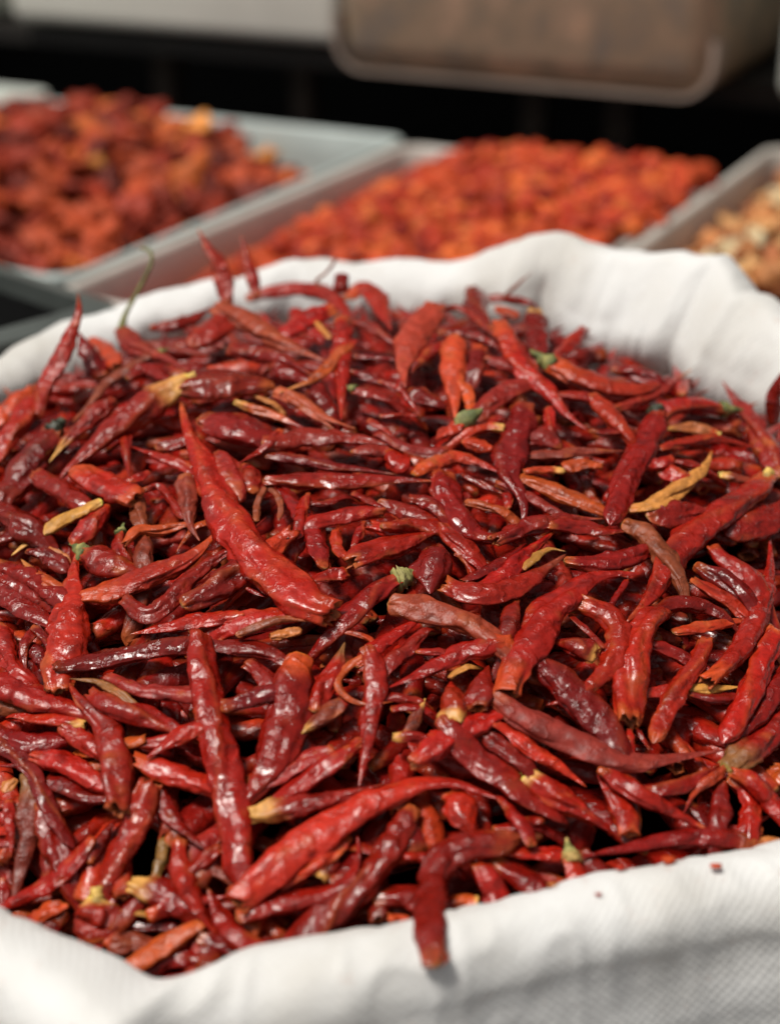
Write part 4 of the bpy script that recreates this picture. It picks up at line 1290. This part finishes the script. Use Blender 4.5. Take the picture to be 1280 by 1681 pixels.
(12,29.5,'SSH','r','s',None,[516,1165,530,1132,548,1100,566,1054],'glossy chilli rising to a thin olive tip near the centre','chilli with the olive tip'),
(13,29.5,'RBY','r','s',None,[568,1149,528,1178,505,1195,485,1209],'brownish chilli with a blunt yellow tip pointing down left','chilli with the blunt yellow tip'),
(11,10.5,'O','r','c',None,[615,1056,595,1044,562,1037],'',''),
(13,14.0,'O','r','s',None,[600,1075,568,1100,555,1122,570,1145,602,1156,645,1152],'thin orange chilli bent into an open loop left of the flat cut end','thin orange loop'),
(12,32.0,'S','r','s',None,[605,1064,618,1110,612,1160,604,1210,589,1292],'slim upright red chilli threading through the thin orange loop','slim chilli in the loop'),
(11,27.5,'K','h','s',None,[546,1228,505,1248,468,1270,424,1302],'dusty dark chilli with a squared upper end,upper of two parallel ones','dusty parallel chilli'),
(11,37.5,'S','r','s',None,[592,1220,535,1260,495,1291,452,1319],'',''),
(14,32.0,'YRR','t','s',None,[412,1338,460,1330,500,1322,545,1312,595,1298,632,1287],'slim red chilli with a long cream-yellow streak at its left end','cream-streaked chilli'),
(15,60.0,'PPR','t','s',None,[388,1476,432,1440,482,1400,532,1362,590,1327,642,1303,690,1288,740,1286,780,1297,822,1313],'largest orange-red chilli sweeping up right with pale crease lines,lower middle','largest orange-red chilli'),
(15,31.2,'R','r','s',None,[395,1509,440,1492,490,1478,540,1465,575,1440,588,1405,586,1370],'bright hooked chilli curving upward under the largest orange-red one','bright hooked chilli'),
(13,25.0,'P','r','s',None,[572,1375,538,1405,505,1430],'',''),
(12,35.0,'YDD','h','c',None,[526,1442,536,1428,550,1412],'short dark chilli facing out with a pale star-shaped stem scar','dark chilli with the pale star scar'),
(14,56.2,'D','r','s',None,[624,1420,590,1452,550,1490,505,1538,475,1575],'big smooth dark red chilli sloping into the front rim,lower middle','big smooth dark chilli by the front rim'),
(11,22.0,'R','h','c',None,[639,1401,615,1398,592,1390],'',''),
(11,42.0,'D','r','s',None,[675,1328,655,1365,632,1405],'',''),
(11,25.0,'R','r','s',None,[260,1294,272,1325,292,1355,320,1380,345,1398],'',''),
(13,22.0,'R','h','s',None,[361,1390,342,1405,322,1422],'',''),
(12,20.0,'B','r','c',None,[339,1425,372,1436],'',''),
(13,47.0,'S','t','c',None,[246,1289,235,1325,215,1370,192,1420,175,1470,166,1498],'very wrinkled glossy chilli with silvery dents,lower left','wrinkled glossy chilli at lower left'),
(14,65.0,'YPP','y','b',None,[160,1479,160,1508,151,1548],'crumpled orange-red ball-like chilli with a tan top beside the front left rim','crumpled ball-like chilli'),
(12,39.5,'OSS','t','s',None,[221,1248,260,1262,295,1275,340,1289],'',''),
(11,37.0,'S','r','s',None,[55,1242,95,1250,135,1268,172,1292,220,1295],'',''),
(11,27.0,'D','h','s',None,[76,1282,110,1292,140,1308,178,1311],'',''),
(13,28.0,'W','r','c',None,[-8,1218,32,1242,58,1270,72,1308,92,1350,122,1392],'long thin dark chilli with a white glint along its edge,lower left','long thin dark chilli with the glint'),
(12,37.0,'HBB','y','s',None,[50,1274,52,1315,45,1362,38,1405,30,1445],'brownish red chilli with a pale green-grey upper end at the left edge','brownish chilli with the pale green end'),
(10,42.0,'D','r','s',None,[72,1320,90,1370,108,1425],'',''),
(13,37.0,'R','h','s',None,[153,1377,122,1412,82,1448,38,1475,5,1490],'smooth red chilli sloping down left to the front rim,lower left','smooth chilli by the lower left rim'),
(11,17.0,'D','r','s',None,[148,1415,165,1382,186,1351],'',''),
(13,31.2,'OOR','h','c',None,[106,1485,75,1498,42,1520],'orange cut piece with a squared end near the lower left rim','squared orange piece'),
(11,48.8,'D','r','s',None,[102,1500,85,1525,65,1552],'',''),
(11,17.5,'T','r','b',None,[26,1281,4,1300],'',''),
(11,20.0,'P','r','s',None,[-15,1326,10,1321,31,1320],'',''),
(11,15.5,'R','r','s',None,[15,1315,16,1332,18,1360],'',''),
(10,17.5,'P','r','s',None,[-15,1362,10,1365,32,1365],'',''),
(10,20.0,'R','r','c',None,[30,1382,-5,1385],'',''),
(9,19.5,'D','r','s',None,[78,1438,78,1380],'',''),
(11,17.0,'H','r','s',None,[256,1440,265,1405,268,1381],'',''),
(11,48.8,'YDD','h','s',None,[216,1450,245,1458,290,1476],'fat dark glossy chilli with a bright yellow torn crown,lower left','dark chilli with the yellow crown'),
(11,29.5,'S','r','s',None,[295,1382,295,1420,314,1472],'',''),
(12,22.0,'W','r','s',None,[194,1515,238,1518,285,1518],'',''),
(13,32.0,'OSR','r','s',None,[245,1501,282,1485,322,1480,378,1470],'',''),
(12,9.5,'T','r','c',None,[200,1496,220,1498,239,1500],'',''),
(15,40.0,'O','r','s',None,[328,1516,298,1532,262,1556,225,1580],'',''),
(16,40.0,'R','r','s',None,[445,1570,395,1542,362,1500,338,1452],'blurred red chilli sticking up near the front left rim with its tip up','blurred upturned chilli'),
(14,34.0,'R','r','s',None,[215,1606,250,1585,285,1571,330,1575,378,1584],'',''),
(13,34.0,'OBR','r','s',None,[178,1546,220,1548,278,1552],'',''),
(13,30.0,'D','r','c',None,[232,1618,262,1612,300,1606],'',''),
(12,32.0,'D','r','s',None,[330,1540,400,1555,470,1550],'',''),
(12,48.8,'S','r','s',None,[745,1305,762,1340,780,1380],'glossy dark red stub hanging down from beneath the largest orange-red chilli','glossy stub under the big one'),
(18,50.0,'D','r','c',None,[714,1580,708,1535,708,1490,713,1447,724,1413,752,1394,800,1385,855,1373],'smooth dark red chilli bent over and hanging out across the white front rim','chilli hanging over the front rim'),
(13,29.5,'PSS','h','c',None,[829,1396,878,1400,925,1401],'short chilli with a bright squared left end just behind the front rim','short squared chilli by the front rim'),
(14,37.5,'S','z','s',None,[939,1412,944,1430,949,1445],'chilli topped by a straw-coloured flask-shaped calyx at the right front','chilli with the straw-coloured calyx'),
(12,44.5,'S','h','c',None,[788,1420,805,1450,822,1488],'',''),
(11,42.0,'D','r','c',None,[812,1415,852,1440,882,1460],'',''),
(12,20.0,'R','r','c',None,[652,1405,690,1408,722,1411],'',''),
(12,38.8,'D','r','s',None,[618,1474,660,1472,700,1481],'',''),
(13,27.0,'YOR','h','c',None,[784,1480,755,1478,732,1481],'',''),
(14,18.8,'O','t','c',None,[638,1508,650,1508,660,1510],'',''),
(11,22.0,'R','r','c',None,[812,1360,840,1358,860,1354],'',''),
(11,24.5,'R','h','c',None,[890,1345,872,1348,855,1352],'',''),
(13,23.8,'R','r','s',None,[871,1386,862,1365,845,1338,822,1311],'',''),
(13,42.0,'YSD','y','s',None,[868,1274,895,1298,930,1315,965,1338,1000,1364],'dark red chilli topped with a tiny bright yellow star,lower right','chilli with the yellow star'),
(13,37.0,'OSR','h','s',None,[1032,1371,1025,1342,1005,1308,980,1272],'red chilli pointing down to a bright orange blunt foot at lower right','chilli with the blunt orange foot'),
(14,34.5,'R','r','s',None,[990,1260,1035,1298,1080,1322,1120,1342,1168,1366],'smooth dark red chilli slanting down right below the smile-shaped one','slanting chilli below the smile'),
(12,29.5,'D','r','s',None,[1040,1298,1100,1295,1150,1275,1195,1245],'',''),
(14,14.5,'OOK','r','s',None,[1191,1258,1172,1275,1142,1298,1121,1336],'',''),
(13,32.0,'R','r','c',None,[1199,1280,1220,1302,1232,1328,1230,1360],'',''),
(14,29.5,'OSS','t','s',None,[1202,1265,1235,1285,1260,1310,1285,1345],'',''),
(11,32.0,'D','r','s',None,[1182,1288,1180,1325,1175,1362],'',''),
(13,35.0,'O','t','b',None,[1268,1258,1282,1270,1298,1298],'',''),
(13,15.0,'O','r','c',None,[1250,1278,1261,1269],'',''),
(14,22.0,'R','h','c',None,[1251,1365,1218,1365,1178,1360],'matte red chilli with a squared right end above the right front rim','matte chilli above the right front rim'),
(16,37.0,'TDD','r','s',None,[1300,1391,1245,1388,1200,1381,1140,1374,1085,1382,1020,1394,950,1408],'long glossy chilli with a tan right end lying along the right front rim','long chilli along the front rim'),
(10,29.5,'W','r','c',None,[1132,1320,1150,1338,1158,1350],'',''),
(12,32.5,'D','r','s',None,[952,1406,975,1428,998,1445],'',''),
(11,20.0,'D','r','s',None,[2,1445,4,1465,5,1488],'',''),
(12,17.5,'O','r','c',None,[15,1502,32,1501],'',''),
(8,12.5,'K','r','s',None,[605,690,622,700,645,715],'',''),
(7,35.0,'K','r','b',None,[582,742,615,739,645,741],'',''),
(7,35.0,'S','r','b',None,[641,742,652,758,662,775],'',''),
(10,15.5,'S','r','s',None,[900,670,902,685,904,699],'',''),
(9,27.0,'R','r','c',None,[915,650,935,650,962,652],'',''),
(10,29.5,'P','r','s',None,[972,652,998,682,1024,709],'',''),
(9,29.5,'D','r','s',None,[972,708,992,710,1020,705],'',''),
(12,13.0,'T','r','c',None,[738,1112,748,1104,766,1094],'tiny pale broken seed-like sliver lying just right of centre below the flat orange cut end',''),
]


LONG_STEM = [(199, 542), (202, 530), (207, 515), (220, 490), (237, 458), (249, 430), (246, 412), (232, 407)]
LONG_CALYX = [(756, 697), (764, 690), (776, 682), (792, 672)]
CNAME = {'R': 'red', 'S': 'bright red', 'D': 'dark red', 'O': 'orange', 'P': 'orange-red', 'Q': 'pale orange-red', 'K': 'dusty red', 'T': 'tan',
         'B': 'brown', 'H': 'olive-brown', 'G': 'brownish', 'W': 'purplish dark red', 'F': 'leathery dark red', 'Y': 'yellow'}
CHILLIES = [(c[0], c[1], c[2] if len(c[2]) == 3 else c[2] * 3, *c[3:]) for c in CHILLIES]
MARKS = [(np.array(c[6], float).reshape(-1, 2).mean(0), c[8]) for c in CHILLIES if c[8]]
USED = set(c[7] for c in CHILLIES if c[7])

def auto_label(c, size):
    P = np.array(c[6], float).reshape(-1, 2)
    m = P.mean(0)
    seg = np.linalg.norm(np.diff(P, axis=0), axis=1).sum()
    chord = np.linalg.norm(P[-1] - P[0])
    ratio = seg / max(c[1], 1)
    w_ = []
    if size < 0.030: w_.append('short')
    elif size > 0.065: w_.append('long')
    if ratio > 7.5: w_.append('slim')
    elif ratio < 2.6: w_.append('stubby')
    if chord < 0.90 * seg: w_.append('curved')
    desc = ' '.join(w_ + [CNAME[c[2][1]], 'chilli'])
    if c[2][2] != c[2][1]: desc += ' with ' + ('an ' if CNAME[c[2][2]][0] in 'aeiou' else 'a ') + CNAME[c[2][2]] + ' tip'
    order = sorted(MARKS, key=lambda k: np.linalg.norm(k[0] - m))
    for plain in (False, True):
        for pos, short in order[:6]:
            dx, dy = m - pos
            ax, ay = abs(dx), abs(dy)
            if ax > 2 * ay: rel = 'right of' if dx > 0 else 'left of'
            elif ay > 2 * ax: rel = 'below' if dy > 0 else 'above'
            else: rel = ('below ' if dy > 0 else 'above ') + 'and ' + ('right of' if dx > 0 else 'left of')
            lab = f'{desc} {rel} the {short}'
            if lab not in USED and len(lab.split()) <= 16:
                USED.add(lab)
                return lab
    return None

order = sorted(range(len(CHILLIES)), key=lambda i: (CHILLIES[i][0], i))
rng = np.random.default_rng(77)
for i in order:
    lay, wpx, cols, end, prof, dep, flatpts, label, short = CHILLIES[i]
    P = np.array(flatpts, float).reshape(-1, 2)
    Q, plen = catmull(P, 21)
    rays = np.array([ray(x, y) for x, y in Q])
    dn = rays @ BN
    c0 = (CAM - P0) @ BN
    def at_height(h):
        t = (h - c0) / dn
        q = CAM + rays * t[:, None]
        a, b, _ = to_plane(q)
        return a, b, t
    # first meeting of the middle sight line with the heap
    hm = 0.03
    for _ in range(12):
        a, b, t = at_height(np.full(21, hm))
        hm = 0.5 * hm + 0.5 * float(base_height(a[10], b[10]) + 0.010)
    h = np.full(21, hm)
    rim = lay >= 16 and (label.startswith('smooth dark red chilli bent') or 'along the right front rim' in label)
    fl = rng.uniform(0.42, 0.68)
    if cols[1] == 'F': fl = 0.42
    if dep is None:
        for _ in range(5):
            a, b, t = at_height(h)
            W = wpx / FPX * t.mean()
            tt = np.linspace(0, 1, 21)
            r = W * 0.5 * (np.ones(21) if prof == 'c' else 1 - 0.75 * tt ** 1.5)
            s = np.concatenate([[0], np.cumsum(np.hypot(np.diff(a), np.diff(b)))])
            hn = support(a, b, r, r * fl, s, 0.55 if not rim else 0.9, rim)
            h = 0.35 * h + 0.65 * hn
        a, b, t = at_height(h)
        stamp(a, b, h, r, r * fl)
        L0 = s[-1]
        keep = any(k_ in label for k_ in ('short', 'stub', 'ball', 'small', 'cup', 'piece', 'triang', 'wedge', 'tip ', 'nub', 'star'))
        if prof != 'b' and not keep and cols[1] == cols[2] and L0 < 5.4 * W:
            # the pod carries on beneath its neighbours
            e = min(5.8 * W - L0, 0.03)
            k_ = np.linspace(0, 1, 10)[1:]
            ta, tb = a[-1] - a[-4], b[-1] - b[-4]
            n_l = math.hypot(ta, tb) + 1e-9
            bend_ = rng.uniform(-0.4, 0.4) * e
            a = np.concatenate([a, a[-1] + ta / n_l * e * k_ - tb / n_l * bend_ * k_ ** 2])
            b = np.concatenate([b, b[-1] + tb / n_l * e * k_ + ta / n_l * bend_ * k_ ** 2])
            h = np.concatenate([h, h[-1] - 0.55 * e * k_ ** 1.4 - 0.10 * e * k_])
        line = from_plane(a, b, h)
    else:
        a, b, t = at_height(h)
        for _ in range(4):
            hb = float(gsample(HM, a[:1], b[:1])[0])
            a, b, t = at_height(np.full(21, hb))
        t[0] = min(t[0], 0.715)
        dpt = t[0] + dep * np.linspace(0, 1, 21)
        line = CAM + rays * dpt[:, None]
        W = wpx / FPX * t[0]
        s = np.array([np.linalg.norm(line[-1] - line[0])])
    L3 = np.linalg.norm(np.diff(line, axis=0), axis=1).sum()
    nr = int(np.clip(L3 / 0.0011, 24, 76))
    view_up = BN
    v, f, cc, cen, T0, S0, U0 = chilli_mesh(line, W, prof, end, cols, rng, nr, 28, view_up, fl,
                                         any(k_ in label for k_ in ('streak', 'patch', 'tan right', 'half', 'pale end', 'left end', 'olive', 'left half', 'upper end', 'lower end')))
    ob = mesh_object('dried_chilli', v, f, SKIN, colors=cc, origin=line.mean(0))
    lab = label or auto_label(CHILLIES[i], L3)
    if lab is None: print('NO LABEL', i, flatpts)
    tag(ob, lab, 'chilli', 'dried chillies heaped in the sack')
    special = None
    if 'long thin curling olive stem' in label:
        td = float((cen - CAM) @ FWD)
        pp = np.array([CAM + ray(x, y) * (td + 0.0015 * k) for k, (x, y) in enumerate(LONG_STEM)])
        pp[0] = cen
        special = (pp, [0.0022, 0.0014, 0.0010, 0.0009, 0.0009, 0.0009, 0.0009, 0.0007], [OLIVE, OLIVE, (0.12, 0.115, 0.03, .6), OLIVE])
    elif 'long pale green pointed calyx' in label:
        td = float((cen - CAM) @ FWD)
        pp = np.array([cen] + [CAM + ray(x, y) * (td - 0.001 * k) for k, (x, y) in enumerate(LONG_CALYX)])
        special = (pp, [0.0034, 0.0040, 0.0036, 0.0022, 0.0006], [YGREEN, (0.20, 0.20, 0.075, .7), GREEN, OLIVE])
    if end in 'glzky':
        add_stem(ob, end, cen, T0, S0, U0, W, rng, special)

# --- crumbs fallen on the rim
for x, y, sz, c in ((1095, 1411, 11, 'O'), (1017, 1424, 10, 'P'), (1175, 1421, 9, 'O'), (982, 1467, 6, 'P'), (907, 1452, 7, 'T')):
    a, b, t = hit(x, y, 0.0)
    for _ in range(6):
        a, b, t = hit(x, y, float(gsample(HRIM, np.array([a]), np.array([b]))[0]) + 0.0012)
    h = float(gsample(HRIM, np.array([a]), np.array([b]))[0]) + 0.001
    pv, pf = blob(rng, 2, 0.5, 0.5)
    s_ = sz / FPX * t
    q = from_plane(a, b, h) + pv * s_ * np.array([1, 0.8, 0.8])
    o = mesh_object('chilli_crumb', q, pf, CHUNK, colors=np.tile(PIG[c], (len(q), 1)), origin=from_plane(a, b, h))
    names = {1095: 'largest orange chilli crumb on the white rim under the long rim chilli', 1017: 'orange-red crumb on the white rim left of the largest crumb',
             1175: 'lone orange crumb on the white front rim, rightmost of the crumbs', 982: 'tiny reddish crumb lowest on the white front rim',
             907: 'tan crumb on the rim beside the straw-coloured calyx'}
    tag(o, names[x], 'crumb', 'chilli crumbs on the rim')
